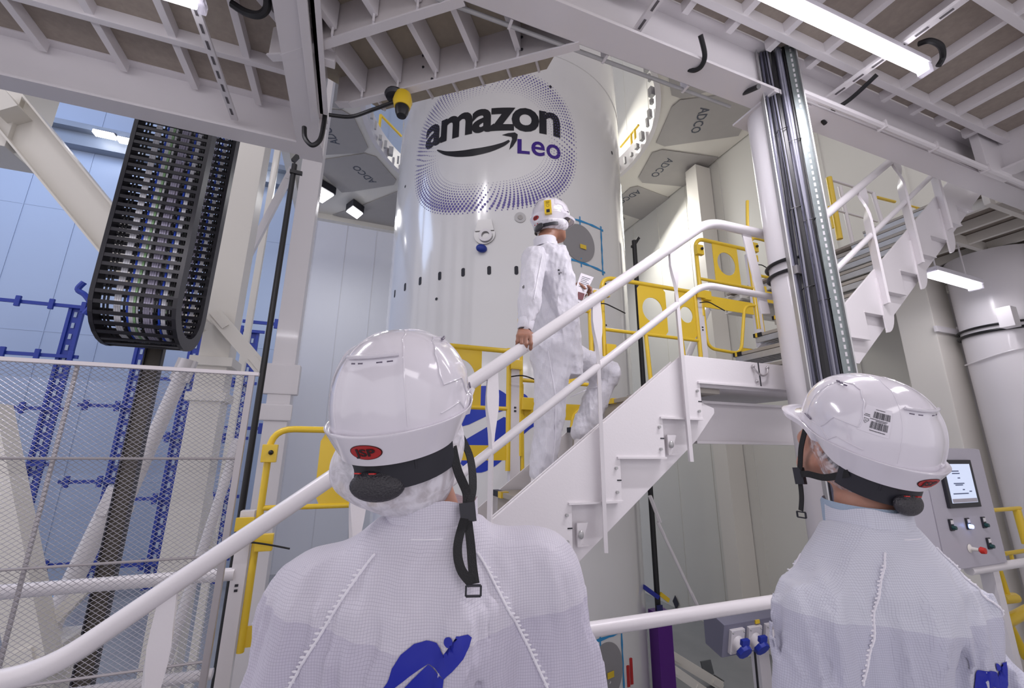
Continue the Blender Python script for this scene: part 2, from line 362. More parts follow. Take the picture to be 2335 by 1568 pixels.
# blue emblem low on the fairing
mb = MB(); E0, E1 = -0.42, 0.20
body = [(-0.50, 0.98), (-0.25, 0.92), (0.10, 0.75), (0.36, 0.42), (0.20, 0.2), (0.02, 0.02), (-0.15, -0.25), (-0.42, -0.38), (-0.70, -0.30), (-0.88, -0.05), (-1.02, 0.12), (-0.8, 0.25), (-0.35, 0.42), (0.05, 0.62), (-0.2, 0.42), (-0.6, 0.15), (-0.95, 0.05), (-1.25, 0.0), (-1.0, 0.35), (-0.85, 0.75)]
out = [p[:2] for p in spl([(a, b, 0) for a, b in [(-0.84, 0.30), (-0.80, 0.62), (-0.62, 0.88), (-0.35, 0.97), (-0.05, 0.86), (0.12, 0.66), (0.16, 0.42)]], 5)]
up = out + [(0.02, 0.60), (-0.30, 0.50), (-0.60, 0.36)]
mb.add(*poly_fill(up, on, 0.2))
lo = [p[:2] for p in spl([(a, b, 0) for a, b in [(0.16, 0.42), (0.12, 0.15), (-0.05, -0.16), (-0.38, -0.36), (-0.66, -0.28), (-0.84, -0.06)]], 5)]
mb.add(*poly_fill(lo + [(-0.70, 0.10), (-0.40, 0.27), (-0.05, 0.48)], on, 0.2))
mb.add(*poly_fill([p[:2] for p in spl([(a, b, 0) for a, b in [(0.16, 0.66), (0.40, 0.50), (0.52, 0.40), (0.36, 0.30), (0.16, 0.12)]], 4)], on, 0.2))
mb.add(*poly_fill([(0.24 + 0.10 * math.cos(t), 0.74 + 0.11 * math.sin(t)) for t in [i * math.pi / 10 for i in range(20)]], on, 0.2))
mb.build('blue_emblem', inkbl, rk, smooth=False, label='blue planet shaped emblem')
# ---------------------------------------------------------------- ring platform high around the fairing
HP = 8.0
rp = thing('ring_platform', 'white round-holed platform with grey leaf panels high around the fairing', 'platform', (AX, AY, HP))
N = 96
def pol(r, deg, z=HP): return V(AX + r * math.cos(math.radians(deg)), AY + r * math.sin(math.radians(deg)), z)
X0, X1, Y0, Y1 = -2.4, 8.96, 2.9, 15.0
def sq(a):
    dx, dy = math.cos(a), math.sin(a); t = 1e9
    if dx > 1e-9: t = min(t, (X1 - AX) / dx)
    if dx < -1e-9: t = min(t, (X0 - AX) / dx)
    if dy > 1e-9: t = min(t, (Y1 - AY) / dy)
    if dy < -1e-9: t = min(t, (Y0 - AY) / dy)
    return V(AX + dx * t, AY + dy * t, HP)
angs = [2 * math.pi * k / N for k in range(N)]
MB().ring_plate([sq(a) for a in angs], [pol(3.66, math.degrees(a)) for a in angs], (0, 0, 0.3)).build('deck', cream, rp, smooth=False)
mb = MB(); mb.lathe((AX, AY, HP), [(3.60, -0.06), (3.72, -0.06), (3.72, 0.5), (3.60, 0.5), (3.60, -0.06)], 96); mb.build('ring_beam', white, rp)
mb = MB()
for k in range(60):
    a = k * 6 + random.uniform(-1.5, 1.5); p = pol(3.52, a); w = random.uniform(.05, .12)
    mb.bar(p + V(0, 0, 0.02), p + V(0, 0, random.uniform(.12, .3)), w, w)
mb.build('clamp_fittings', galv, rp, kind='stuff')
PET = [[(3.98, -34), (4.15, -36.5), (5.3, -35.0), (5.9, -30.2), (5.95, -20.5), (4.19, -14.8), (3.91, -16.3)],
       [(3.98, -10.6), (4.19, -12.9), (5.89, -12.2), (5.86, 1.7), (4.52, 6.1), (4.25, 4.3)],
       [(4.4, 11.0), (4.55, 8.6), (5.98, 8.2), (6.44, 21.1), (5.46, 23.8), (4.6, 20)]]
PETL = [[(5.92, 148.1), (4.16, 148.5), (3.93, 145.8), (4.05, 129.9), (4.29, 128.1), (5.74, 132.4), (6.08, 133.5)]]
gen = [(3.95, -8), (4.18, -10.5), (5.8, -9), (6.1, 0), (5.8, 9), (4.18, 10.5), (3.95, 8)]
sets = PET + PETL + [[(r, a + c) for r, a in gen] for c in (-47.5, -70, -92, 159.5, 181, 203, 34, 54)] + [[(4.0, 105), (4.3, 103), (6.9, 108), (7.5, 127), (6.17, 125.6), (4.4, 124)]]
def between(P):
    r = sum(p[0] for p in P) / len(P); a = sum(p[1] for p in P) / len(P); return r, a
for i, P in enumerate(sets):
    pp = MB().prism([pol(r, a, HP - 0.03) for r, a in P], (0, 0, 0.02)).build('leaf_panel', petal, rp, smooth=False)
    r, a = between(P); r = 4.75 if i != 1 else 4.6
    o = pol(r, a, HP - 0.034); er = (pol(1, a) - pol(0, a)); et = V(-er.y, er.x, 0)
    vs, fs = text_polys('ADCO', 0.012, 1.0, 2)
    x1 = max(v[0] for v in vs)
    flip = -1 if i < 3 or i in (4,) else 1
    MB().add([o + et * ((v[0] / x1 - 0.5) * 0.85) * (1) + er * ((0.35 - v[1]) * 0.33) * (-1) for v in vs], fs).build('panel_lettering', petal_txt, pp, smooth=False)
mb = MB(); mb.bar((X0, Y1, HP - 0.1), (X1, Y1, HP - 0.1), 0.2, 0.2); mb.bar((X0, Y0 + 2, HP - 0.1), (X0, Y1, HP - 0.1), 0.2, 0.2)
mb.build('edge_beam', cream, rp)
# rails and mast seen through the opening, on the next level
def rail_set(name, label, pts, r, m, posts, parent=None, mid=None):
    t = thing(name, label, 'railing', pts[0])
    MB().tube(fillet(pts, 0.1), r, 10).build('handrail', m, t)
    if mid: MB().tube(mid, r * 0.8, 8).build('mid_rail', m, t)
    for a, b in posts: MB().tube([a, b], r, 8).build('post', m, t)
    return t
a, b = atZ(868, 262, 10.0), atZ(915, 310, 10.0)
rail_set('safety_rail', 'yellow guard rail seen through the ring platform beyond the left flank of the fairing', [a, b], 0.04, yellow, [(b + V(-.8, 0, 0), b + V(-.8, 0, -1.3)), (a, a - V(0, 0, 1.2))])
a, b = atZ(1415, 335, 10.0), atZ(1456, 285, 10.0)
rail_set('safety_rail', 'yellow guard rail seen through the ring platform beyond the right flank of the fairing', [a, b], 0.04, yellow, [(a.lerp(b, .6), a.lerp(b, .6) - V(0, 0, 1.5)), (a.lerp(b, .8), a.lerp(b, .8) - V(0, 0, 1.5))])
# floodlights under the platform corner
for i, (q, lab) in enumerate((([(692, 441), (718, 421), (761, 446), (735, 463)], 'large square floodlight mounted in the cutout at the platform corner'), ([(790, 483), (805, 472), (827, 488), (814, 499)], 'smaller square floodlight under the platform edge, nearest the fairing'))):
    P = [atZ(x, y, HP - 0.32) for x, y in q]; c = sum(P, V(0, 0, 0)) / 4
    t = thing('floodlight', lab, 'light', c)
    MB().prism(P, (0, 0, 0.03)).build('lens', lampfar, t, smooth=False)
    MB().prism([c + (p - c) * 1.12 + V(0, 0, 0.04) for p in P], (0, 0, 0.245)).build('housing', dark, t, smooth=False)
    l = bpy.data.lights.new('floodlight_lamp', 'AREA'); l.size = 0.6; l.energy = 60; lo = bpy.data.objects.new('floodlight_lamp', l); sc.collection.objects.link(lo); lo.location = (c.x, c.y, c.z + Z0 - 0.05)
# ---------------------------------------------------------------- overhead gallery: beams, deck, ribs
GH = 2.25           # underside of the gallery beams
og = thing('overhead_gallery', 'white steel gallery overhead with beams and gridded brown deck', 'gallery', (0.0, 0.0, GH))
DZ = 2.60
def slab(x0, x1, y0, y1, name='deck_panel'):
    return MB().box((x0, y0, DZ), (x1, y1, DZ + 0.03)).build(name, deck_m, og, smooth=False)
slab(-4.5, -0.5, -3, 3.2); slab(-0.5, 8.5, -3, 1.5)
RIB = 0.045
for x in (-3.45, -3.02, -2.59, -2.17, -1.74, -1.325, -0.917):
    MB().box((x, -3, 2.52), (x + RIB, 3.2, 2.60)).build('deck_rib', white, og, bevel=0.004)
for y in (-0.9, 0.1, 1.2, 2.0, 2.77):
    MB().box((-4.5, y, 2.505), (-0.55, y + RIB, 2.60)).build('deck_rib', white, og, bevel=0.004)
for x in (1.61, 1.95, 2.29, 2.66, 3.05, 3.45, 3.8, 4.13, 4.5, 5.2, 5.6, 6.0):
    MB().box((x, -2, 2.525), (x + RIB, 1.5, 2.60)).build('deck_rib', white, og, bevel=0.004)
for y in (-0.6, 0.25, 0.80, 1.37):
    MB().box((1.2, y, 2.51), (8.4, y + RIB, 2.60)).build('deck_rib', white, og, bevel=0.004)
# main beams
MB().ibeam((-4.5, 3.24, 2.43), (-0.42, 3.24, 2.43), 0.15, 0.36, 0.018).build('main_beam', white, og)
MB().ibeam((0.15, 1.60, 2.44), (8.4, 1.60, 2.44), 0.17, 0.38, 0.02).build('main_beam', white, og)
MB().ibeam((-0.51, -3, 2.415), (-0.51, 3.35, 2.415), 0.17, 0.34, 0.02, ).build('cross_beam', white, og)
MB().ibeam((4.90, -2.0, 2.44), (4.90, 1.5, 2.44), 0.17, 0.36, 0.02).build('cross_beam', white, og)
mb = MB(); mb.box((4.60, 1.44, 2.22), (4.98, 1.5, 2.6)); mb.build('end_plate', white, og, bevel=0.01)
# conduit along the beams
MB().tube([(0.2, 1.71, 2.31), (3.0, 1.71, 2.31)], 0.018, 8).build('conduit', offw, og)
MB().tube([(0.2, 1.735, 2.262), (2.2, 1.735, 2.262)], 0.012, 8).build('conduit', galv, og)
MB().tube([(2.5, 1.46, 2.235), (8.4, 1.46, 2.235)], 0.022, 8).build('conduit', offw, og)
for x in (0.6, 1.2, 1.8): MB().box((x, 1.69, 2.25), (x + 0.015, 1.75, 2.34)).build('conduit_clip', offw, og)
for x in (3.3, 3.9, 4.6, 5.4): MB().box((x, 1.43, 2.205), (x + 0.015, 1.49, 2.262)).build('conduit_clip', offw, og)
# left cross member: channel, angle and flat running over the stair foot
mb = MB(); mb.box((-0.405, -3, 2.22), (-0.385, 2.75, 2.6)); mb.box((-0.405, -3, 2.22), (-0.355, 2.75, 2.235)); mb.build('edge_channel', white, og)
mb = MB(); mb.bar((-0.44, -2, 2.215), (-0.44, 2.83, 2.215), 0.05, 0.03); mb.build('cable_channel', white, og, bevel=0.004)
mb = MB()
for y in (1.5, 2.3): MB().box((-0.38, y, 2.24), (-0.30, y + 0.06, 2.56)).build('joint_block', white, og, bevel=0.006)
# swinging infill platform with deep ribs
ip = thing('infill_platform', 'triangular ribbed grey platform overhanging in front of the rocket fairing', 'platform', (0, 2, GH + 0.2))
p2a, p2b = V(-0.30, 2.70, 0), V(1.03, 1.685, 0); d2 = (p2b - p2a).normalized(); n2 = V(d2.y, -d2.x, 0)   # n2 points away from us side toward camera
if n2.y > 0: n2 = -n2
def girder(k, e0, e1, name='girder'):
    a = p2a + n2 * k + d2 * e0; b = p2a + n2 * k + d2 * e1
    pts = [a + V(0, 0, 2.29), a + V(.0, 0, 2.255) + d2 * 0.12, b + V(0, 0, 2.25), b + V(0, 0, 2.50), a + V(0, 0, 2.50)]
    MB().prism(pts, n2 * 0.012).build('girder', girder_m, ip, smooth=False)
    MB().bar(a + V(0, 0, 2.285), a + V(0, 0, 2.253) + d2 * .12, 0.05, 0.012).bar(a + V(0, 0, 2.25) + d2 * .11, b + V(0, 0, 2.25), 0.05, 0.012).build('girder_flange', white, ip)
girder(0.0, 0.0, 1.66); girder(0.42, -0.15, 1.12); girder(0.84, -0.3, 0.62); girder(1.26, -0.4, 0.3)
dk = [p2a - n2 * 0.33 + d2 * 0.12, p2a - n2 * 0.33 + d2 * 1.40, p2b, V(0.5, 1.5, 0), V(-0.4, 1.5, 0), V(-0.4, 2.72, 0)]
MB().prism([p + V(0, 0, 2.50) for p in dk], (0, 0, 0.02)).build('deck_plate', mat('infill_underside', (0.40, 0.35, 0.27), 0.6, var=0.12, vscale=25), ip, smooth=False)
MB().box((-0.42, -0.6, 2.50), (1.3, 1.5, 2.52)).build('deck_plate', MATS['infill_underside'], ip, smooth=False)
r2 = V(0.28, -0.96, 0)
for k0, e0, n in ((0.0, 0.22, 5), (0.42, 0.06, 4), (0.84, -0.02, 2)):
    for i in range(n):
        a = p2a + n2 * (k0 + 0.02) + d2 * (e0 + 0.27 * i)
        b = a + (n2 * 0.38)
        MB().bar(a + V(0, 0, 2.40), b + V(0, 0, 2.40), 0.035, 0.19).build('cross_rib', white, ip, bevel=0.003)
        MB().bar(a + V(0, 0, 2.255) + n2 * .01, a + V(0, 0, 2.5) + n2 * .01, 0.012, 0.02).build('stiffener', white, ip)
for i in range(7): a = p2a - n2 * 0.32 + d2 * (0.15 + 0.20 * i); MB().bar(a + V(0, 0, 2.487), a + n2 * 0.32 + V(0, 0, 2.487), 0.014, 0.024).build('lip_rib', offw, ip)
mb = MB()
for (x, y) in ((965, 127), (990, 134), (985, 180), (965, 153), (1190, 85), (1168, 72), (1190, 113), (1175, 95)):
    r = ray(x, y); t = ((p2a - V(0, 0, 0)).dot(n2) + 0.013) / (r.x * n2.x + r.y * n2.y); MB().sphere(r * t, 0.009, 8, 6).build('bolt', dark, ip)
# upper gallery beyond the upper flight
ug = thing('far_gallery', 'white gridded gallery underside beyond the upper flight of stairs', 'gallery', (7, 3, 2.45))
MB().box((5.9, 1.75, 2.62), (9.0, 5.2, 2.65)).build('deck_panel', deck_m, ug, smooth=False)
for x in (6.0, 6.45, 6.9, 7.35, 7.8, 8.25, 8.7): MB().box((x, 1.75, 2.50), (x + .05, 5.2, 2.61)).build('deck_rib', cream, ug)
for y in (1.9, 2.5, 3.1, 3.7, 4.3, 4.9): MB().box((5.9, y, 2.48), (9.0, y + .05, 2.60)).build('deck_rib', cream, ug)
MB().ibeam((5.9, 5.2, 2.45), (9.0, 5.2, 2.45), 0.15, 0.3).build('edge_beam', cream, ug)
# ---------------------------------------------------------------- lamps under the gallery
def tube_lamp(label, a, b, w=0.10, h=0.07, power=30):
    a, b = Vector(a), Vector(b); c = (a + b) / 2
    t = thing('fluorescent_lamp', label, 'lamp', c)
    MB().bar(a, b, w, h * 0.5).build('diffuser', lampm, t, bevel=0.01)
    e = (b - a).normalized() * 0.03
    MB().bar(a - e + V(0, 0, 0.045), b + e + V(0, 0, 0.045), w * 1.45, h * 0.7).build('housing', mat('lamp_housing', (0.7, 0.68, 0.74), 0.25), t, bevel=0.01)
    MB().bar(b, b + e * 1.4, w * 1.2, h).build('end_cap', clear, t, bevel=0.008); MB().bar(a - e * 1.4, a, w * 1.2, h).build('end_cap', clear, t, bevel=0.008)
    l = bpy.data.lights.new('lamp_tube', 'AREA'); l.shape = 'RECTANGLE'; l.size = (b - a).length; l.size_y = w; l.energy = power; l.color = (0.97, 0.93, 1.0)
    o = bpy.data.objects.new('lamp_tube', l); sc.collection.objects.link(o); o.location = (c.x, c.y, c.z + Z0 - h * 0.5 - 0.02)
    o.rotation_euler = (0, 0, math.atan2(b.y - a.y, b.x - a.x)); return t
tube_lamp('long bright tube lamp hung on slotted brackets above the column', (1.30, 1.13, 2.27), (3.06, 1.10, 2.27), w=0.055, h=0.06, power=44)
tube_lamp('bright tube lamp cut by the top edge, beside the looped black cable', (-2.4, 2.22, 2.27), (-0.98, 2.22, 2.27), w=0.06, h=0.06, power=36)
a, b = atZ(2122, 625, 1.95), atZ(2222, 653, 1.95)
tube_lamp('short tube lamp under the far gallery near the white columns', a, b, 0.11, 0.08, power=5)
for q in (0.15, 0.85): h_ = a.lerp(b, q); MB().tube([h_ + V(0, 0, 0.05), V(h_.x, h_.y, 2.49)], 0.008, 6).build('hanger', offw, bpy.data.objects['fluorescent_lamp.002'])
# slotted brackets
for lab, x, y0, y1 in (('slotted white bracket holding the long lamp, with the black cable loop', 1.32, 0.9, 1.62), ('slotted white bracket beside the cable drop right of the column', 2.83, 0.7, 1.55), ('slotted white strut below the lamp next to the looped cable', -1.02, 1.6, 3.18)):
    t = thing('lamp_bracket', lab, 'bracket', (x, y0, 2.32))
    MB().bar((x, y0, 2.335), (x, y1, 2.335), 0.045, 0.02).build('channel', white, t)
    mb = MB()
    for i in range(int((y1 - y0) / 0.11)): mb.box((x - 0.007, y0 + 0.03 + i * 0.11, 2.322), (x + 0.007, y0 + 0.09 + i * 0.11, 2.3255))
    mb.build('slots', mat('slot_shadow', (0.12, 0.11, 0.12), 0.7), t)
# black cables
def cable(label, pts, r, m=black, n=8, name='cable'):
    o = MB().tube(spl(pts, 8), r, n).build(name, m); return tag(o, label, 'cable')
cable('black cable looping under the slotted lamp bracket', [atZ(1597, 80, 2.32), atZ(1607, 125, 2.26), atZ(1600, 150, 2.24), atZ(1585, 160, 2.24), atZ(1570, 158, 2.26)], 0.014)
cable('thick black cable from the beam into the cable tray of the column', [atY(1648, 208, 1.72), atY(1672, 218, 1.70), atY(1700, 210, 1.6), atY(1730, 197, 1.50)], 0.016)
cable('black cable hooking beyond the end of the long lamp', [atZ(2095, 100, 2.40), atZ(2120, 93, 2.38), atZ(2145, 105, 2.36), atZ(2150, 130, 2.34), atZ(2140, 150, 2.3)], 0.016)
cable('black cable dropping from deck to beam beside the slotted bracket', [atZ(2000, 170, 2.42), atZ(1940, 225, 2.36), atZ(1890, 258, 2.30), atZ(1876, 272, 2.26), atZ(1882, 282, 2.24)], 0.014)
cable('black cable hooked around the gallery corner by the bright lamp', [atZ(528, 8, 2.3), atZ(560, 28, 2.27), atZ(590, 34, 2.25), atZ(608, 20, 2.27), atZ(610, -8, 2.3)], 0.020)
cable('black cable hanging in a loop below the channel end', [atY(694, 290, 2.78), atY(696, 315, 2.78), atY(712, 331, 2.78), atY(730, 318, 2.78), atY(738, 285, 2.78), atY(741, 262, 2.78)], 0.016)
cable('thin black cable following the curved rib to the yellow beacon', [atY(750, 262, 2.62), atY(800, 266, 2.6), atY(850, 250, 2.5), atY(900, 232, 2.42)], 0.012)
# beacon
c = atY(918, 232, 2.38); t = thing('beacon', 'yellow and black warning beacon under the ribbed platform', 'beacon', c)
MB().lathe(c, [(0, 0.06), (0.05, 0.055), (0.062, 0.0), (0.05, -0.045), (0, -0.05)], 20).build('dome', yellow, t)
MB().lathe(c + V(0, 0, -0.05), [(0.0, 0.01), (0.045, 0.01), (0.042, -0.03), (0.03, -0.06), (0, -0.062)], 20).build('sounder', black, t)
MB().lathe(c + V(-0.05, 0.03, 0.06), [(0.0, 0.02), (0.06, 0.015), (0.066, 0.0), (0.055, -0.02), (0, -0.02)], 18).build('mounting', dark, t)
# ---------------------------------------------------------------- column with cable tray
cx, cy, cr = 2.505, 1.67, 0.15
ct = thing('round_column', 'round white column rising past the stair landing with bundled cables', 'column', (cx, cy, HF))
MB().lathe((cx, cy, 0), [(cr, HF), (cr, 2.235)], 48).build('shaft', white, ct)
MB().box((cx - .17, cy - .155, 2.235), (cx + .17, cy + .17, 2.249)).build('head_plate', white, ct)
for z in (1.05, 1.12): MB().tube([(cx + (cr + .012) * math.cos(a), cy + (cr + .012) * math.sin(a), z) for a in [2 * math.pi * k / 40 for k in range(40)]], 0.011, 8, closed=True).build('strap_cable', black, ct)
mb = MB().box((cx - cr - .03, cy - .12, 1.0), (cx - cr + .01, cy - .08, 1.05)); mb.build('clamp', steel, ct)
# tray faces the viewer, on the near side
tx = V(0.78, -0.62, 0).normalized(); tn = V(-0.62, -0.78, 0).normalized(); tc = V(cx + 0.0, cy, 0) + tn * (cr + 0.005)
tr = thing('cable_tray', 'vertical perforated steel cable tray carrying black cable bundles on the column', 'cable tray', (tc.x, tc.y, -0.3))
ZA, ZB = -0.9, 2.6
def tp(u, d, z): return tc + tx * u + tn * d + V(0, 0, z)
mb = MB()
for u in (-0.095, 0.125): mb.bar(tp(u, 0.03, ZA), tp(u, 0.03, ZB), 0.006, 0.06, up=tuple(tn))
mb.bar(tp(0.015, 0.0, ZA), tp(0.015, 0.0, ZB), 0.22, 0.006, up=tuple(tn)); mb.build('tray', galv, tr)
slot = mat('slot_light', (0.62, 0.61, 0.63), 0.5)
MB().bar(tp(0.098, 0.034, ZA), tp(0.098, 0.034, ZB), 0.052, 0.004, up=tuple(tn)).build('perforated_flange', mat('flange_grey', (0.20, 0.23, 0.23), 0.4, metal=0.3, var=0.2, vscale=30), tr)
mb = MB()
for i in range(88):
    z = ZA + i * 0.04; mb.bar(tp(0.100, 0.0365, z), tp(0.100, 0.0365, z + 0.024), 0.010, 0.002, up=tuple(tn))
mb.build('slots', slot, tr)
cabm = mat('cable_grey', (0.10, 0.10, 0.14), 0.35); cabl = mat('cable_steel', (0.22, 0.22, 0.27), 0.35)
for i, (u, r, m, dd) in enumerate(((-0.083, .007, cabl, .025), (-0.068, .008, cabm, .022), (-0.052, .009, dark, .022), (-0.038, .006, cabm, .03), (-0.012, .024, black, .03), (0.020, .010, cabm, .028), (0.036, .008, cabl, .03), (0.050, .009, cabm, .022), (0.064, .008, black, .024), (0.001, .008, dark, .012), (-0.03, .006, cabl, .045), (0.028, .006, cabl, .045))):
    pts = [tp(u + 0.005 * math.sin(z * 2.1 + i * 1.7), dd + 0.004 * math.sin(z * 3 + i), z) for z in np.linspace(ZA, ZB, 24)]
    MB().tube(pts, r, 8).build('cable', m, tr)
for z in (-0.2, 0.35, 0.9, 1.4, 1.95):
    MB().tube([tp(-0.05, 0.0, z), tp(-0.05, .062, z + .002), tp(0.0, .068, z + .01), (tp(0.0, 0.0, z + .01))], 0.003, 6).build('cable_tie', white if z == 0.35 else black, tr)
    MB().tube([tp(0.0, 0.0, z - .08), tp(0.0, .045, z - .08), tp(0.07, .045, z - .07), (tp(0.07, 0.0, z - .07))], 0.003, 6).build('cable_tie', black, tr)
# ---------------------------------------------------------------- the staircase
YS, YF = 1.90, 2.84
st = thing('staircase', 'white steel staircase climbing past the column in two flights', 'staircase', (0.5, YS, GZ))
K = 0.742
def xz(x, z, y=YS): return V(x, y, z)
RX = [1.01 + 0.283 * k for k in range(-5, 4)]; RZ = [-0.25 + 0.21 * k for k in range(-5, 4)]
# near cheek plate with stepped lower edge
poly = []
for k in range(-5, 4):
    x, z = 1.01 + 0.283 * k, -0.25 + 0.21 * k
    poly += [(x, z - 0.21), (x, z)]
poly += [(2.95, 0.38), (2.95, 0.535), (1.745, 0.535), (1.745 - 1.95, 0.535 - 1.95 * K)]
poly[0] = (poly[0][0], poly[-1][1] - 0.35); poly.append((poly[0][0] - 0.2, poly[-1][1] - .2))
def splate(poly, y, t, name, m=white, parent=st): return MB().prism([(x, y, z) for x, z in poly], (0, t, 0)).build(name, m, parent, smooth=False, bevel=0.003)
splate(poly, YS - 0.008, 0.016, 'cheek_plate')
# lips under the notches
for k in range(-5, 4):
    x, z = 1.01 + 0.283 * k, -0.25 + 0.21 * k; x2 = x + 0.283 if k < 3 else 2.95
    MB().bar((x - 0.02, YS + 0.01, z), (x2, YS + 0.01, z), 0.06, 0.010).build('notch_lip', white, st)
# stringer behind
def low(x): return -0.17 + (x - 1.53) * K
splate([(-0.6, low(-0.6)), (1.83, low(1.83)), (1.985, low(1.83) + 0.16), (1.985, 0.24), (1.7, 0.34), (1.7, 0.5), (-0.6, 0.5 - 2.3 * K)], YS + 0.03, 0.012, 'stringer')
splate([(-0.9, low(-0.9)), (1.83, low(1.83)), (1.985, 0.12), (2.9, 0.12), (2.9, 0.37), (1.79, 0.35), (-0.9, low(-0.9) + 0.29)], YF, 0.012, 'stringer')
MB().ibeam((1.95, 2.1, 0.17), (3.3, 2.1, 0.17), 0.1, 0.26, 0.015).build('support_beam', white, st)
MB().box((1.85, YS + 0.02, 0.36), (2.95, YF, 0.375)).build('landing_soffit', offw, st)
mb = MB().box((2.03, YS + 0.02, 0.378), (2.92, YF, 0.42)); mb.build('landing_plate', tread_m, st)
# treads of the lower flight
for k in range(-5, 4):
    x, z = 0.945 + 0.283 * k, -0.27 + 0.21 * k
    f = MB().box((x - 0.02, YS + 0.05, z - 0.03), (x + 0.27, YF - 0.02, z)).build('tread', tread_m, st, bevel=0.004)
    MB().box((x + 0.005, YS + 0.06, z - 0.19), (x + 0.012, YF - 0.03, z - 0.03)).build('riser_plate', tread_m, f)
    MB().box((x - 0.03, YF - 0.14, z - 0.032), (x + 0.01, YF - 0.015, z + 0.004)).build('nosing', black, f)
    MB().box((x - 0.032, YF - 0.2, z - 0.033), (x + 0.02, YF - 0.14, z + 0.005)).build('nosing_mark', yellow, f)
# bolts and slots on the cheek
for k in range(-2, 4):
    x, z = 1.01 + 0.283 * k, -0.25 + 0.21 * k
    for dz in (-0.05, -0.165): MB().lathe((x - 0.03, YS - 0.008, z + dz), [(0.0, -0.012), (0.008, -0.012), (0.008, 0)], 6, axis='y').build('bolt', galv, st)
    MB().box((x - 0.025, YS - 0.010, z - 0.112), (x, YS - 0.008, z - 0.106)).build('tab_slot', dark, st)
for k in (0, 2):
    x, z = 1.01 + 0.283 * k, -0.25 + 0.21 * k
    b = MB().prism([(x + 0.03, YS + 0.0, z - 0.09), (x + 0.09, YS, z - 0.09), (x + 0.05, YS, z - 0.19), (x + 0.10, YS, z - 0.19), (x + 0.03, YS, z - 0.195)], (0, 0.012, 0)).build('clip_plate', offw, st)
    MB().sphere((x + 0.045, YS - 0.01, z - 0.14), 0.014, 10, 8, (1, .6, 1.4)).build('bolt_head', galv, st)
# landing joint: shackle
j = MB().box((2.335, YS - 0.012, 0.38), (2.341, YS - 0.008, 0.535)).build('joint_gap', dark, st)
MB().tube(spl([(2.28, YS - .02, 0.50), (2.30, YS - .03, 0.465), (2.34, YS - .03, 0.45), (2.375, YS - .03, 0.465), (2.40, YS - .02, 0.50)], 5), 0.006, 8).build('shackle', steel, st)
MB().sphere((2.30, YS - 0.015, 0.415), 0.01, 8, 6).sphere((2.28, YS - 0.02, 0.505), 0.011, 8, 6).sphere((2.40, YS - 0.02, 0.505), 0.011, 8, 6).build('bolt', steel, st)
# posts: flat bar that twists and widens at the rail
def spoon_post(x, y, ztop, zbot, w=0.062, foot=0.06):
    N = 22; mb = MB(); vs = []
    for i in range(N + 1):
        t = i / N; z = ztop + (zbot - ztop) * t; L = ztop - z
        if L < 0.30: ww = w * (0.75 + 0.3 * math.sin(min(1, L / 0.2) * math.pi / 2)) * (1 if L < 0.17 else 1 - (L - 0.17) * 2.6)
        else: ww = w * 0.62
        tw = math.radians(0 + 62 * min(1, max(0, (L - 0.10) / 0.22)))
        c, s = math.cos(tw), math.sin(tw); th = 0.009
        for a, b in ((-1, -1), (1, -1), (1, 1), (-1, 1)):
            dx, dy = a * ww / 2, b * th; vs.append((x + dx * c - dy * s, y + dx * s + dy * c, z))
    fs = [(0, 1, 2, 3), tuple(N * 4 + k for k in (3, 2, 1, 0))]
    for i in range(N): fs += [(i * 4 + k, i * 4 + (k + 1) % 4, i * 4 + 4 + (k + 1) % 4, i * 4 + 4 + k) for k in range(4)]
    return mb.add(vs, fs)
def railz(x): return 0.753 * 1.9 + (x - 1.068 * 1.9) * K
for x in (-0.52, 0.05, 0.595, 1.17, 1.72):
    zt = railz(x) - 0.02; zb = zt - 1.24 if x > 0.3 else max(zt - 1.2, GZ)
    spoon_post(x, YS - 0.035, zt, zb).build('post', white, st)
MB().bar((2.36, YS - 0.03, 1.41), (2.44, YS - 0.03, 0.86), 0.075, 0.012, up=(0, 1, 0)).build('post', white, st, bevel=0.003)
hr = fillet([(-1.8, YS - 0.035, -0.67), (-0.81, YS - 0.035, railz(-0.81)), (2.03, YS - 0.035, 1.43), (2.82, YS - 0.035, 1.445), (3.35, YS - .035, 1.84), (5.6, YS - 0.035, 1.84 + 2.25 * 0.738)], 0.12, 8)
MB().tube(hr, 0.031, 20).build('handrail', white, st)
mr = fillet([(0.15, YS - 0.035, 0.512 * 1.9 - (1.92 - 0.15) * K), (1.93, YS - 0.035, 0.985), (2.80, YS - 0.035, 0.985), (3.3, YS - .035, 1.36), (5.6, YS - 0.035, 1.36 + 2.3 * 0.742)], 0.1, 8)
MB().tube(mr, 0.021, 16).build('mid_rail', white, st)
# upper flight
U0 = 2.92
for k in range(0, 10):
    x, z = U0 + 0.283 * k, 0.65 + 0.21 * k
    f = MB().box((x, YS + 0.05, z - 0.03), (x + 0.27, YF - 0.02, z)).build('tread', tread_m, st, bevel=0.004)
    mb = MB()
    for q in range(5): mb.box((x + 0.0 + .055 * q, YS + 0.06, z - 0.085), (x + 0.022 + .055 * q, YF - 0.03, z - 0.035))
    mb.build('tread_rib', galv, f)
    if k < 4: MB().box((x - 0.01, YF - 0.1, z - 0.034), (x + 0.02, YF - 0.015, z + 0.003)).build('nosing_mark', black, f); MB().box((x - 0.012, YF - 0.06, z - 0.035), (x + 0.02, YF - 0.04, z + 0.004)).build('nosing_mark', yellow, f)
poly = [(2.66, 0.38), (2.93, 0.38), (2.93, 0.59), (3.215, 0.59)]
for k in range(0, 8):
    x, z = 3.215 + 0.283 * k, 0.80 + 0.2125 * k; poly += [(x, z), (x + 0.283, z)]
poly += [(5.48, 2.50), (5.48, 2.80), (5.30, 2.64), (2.66, 0.55)]
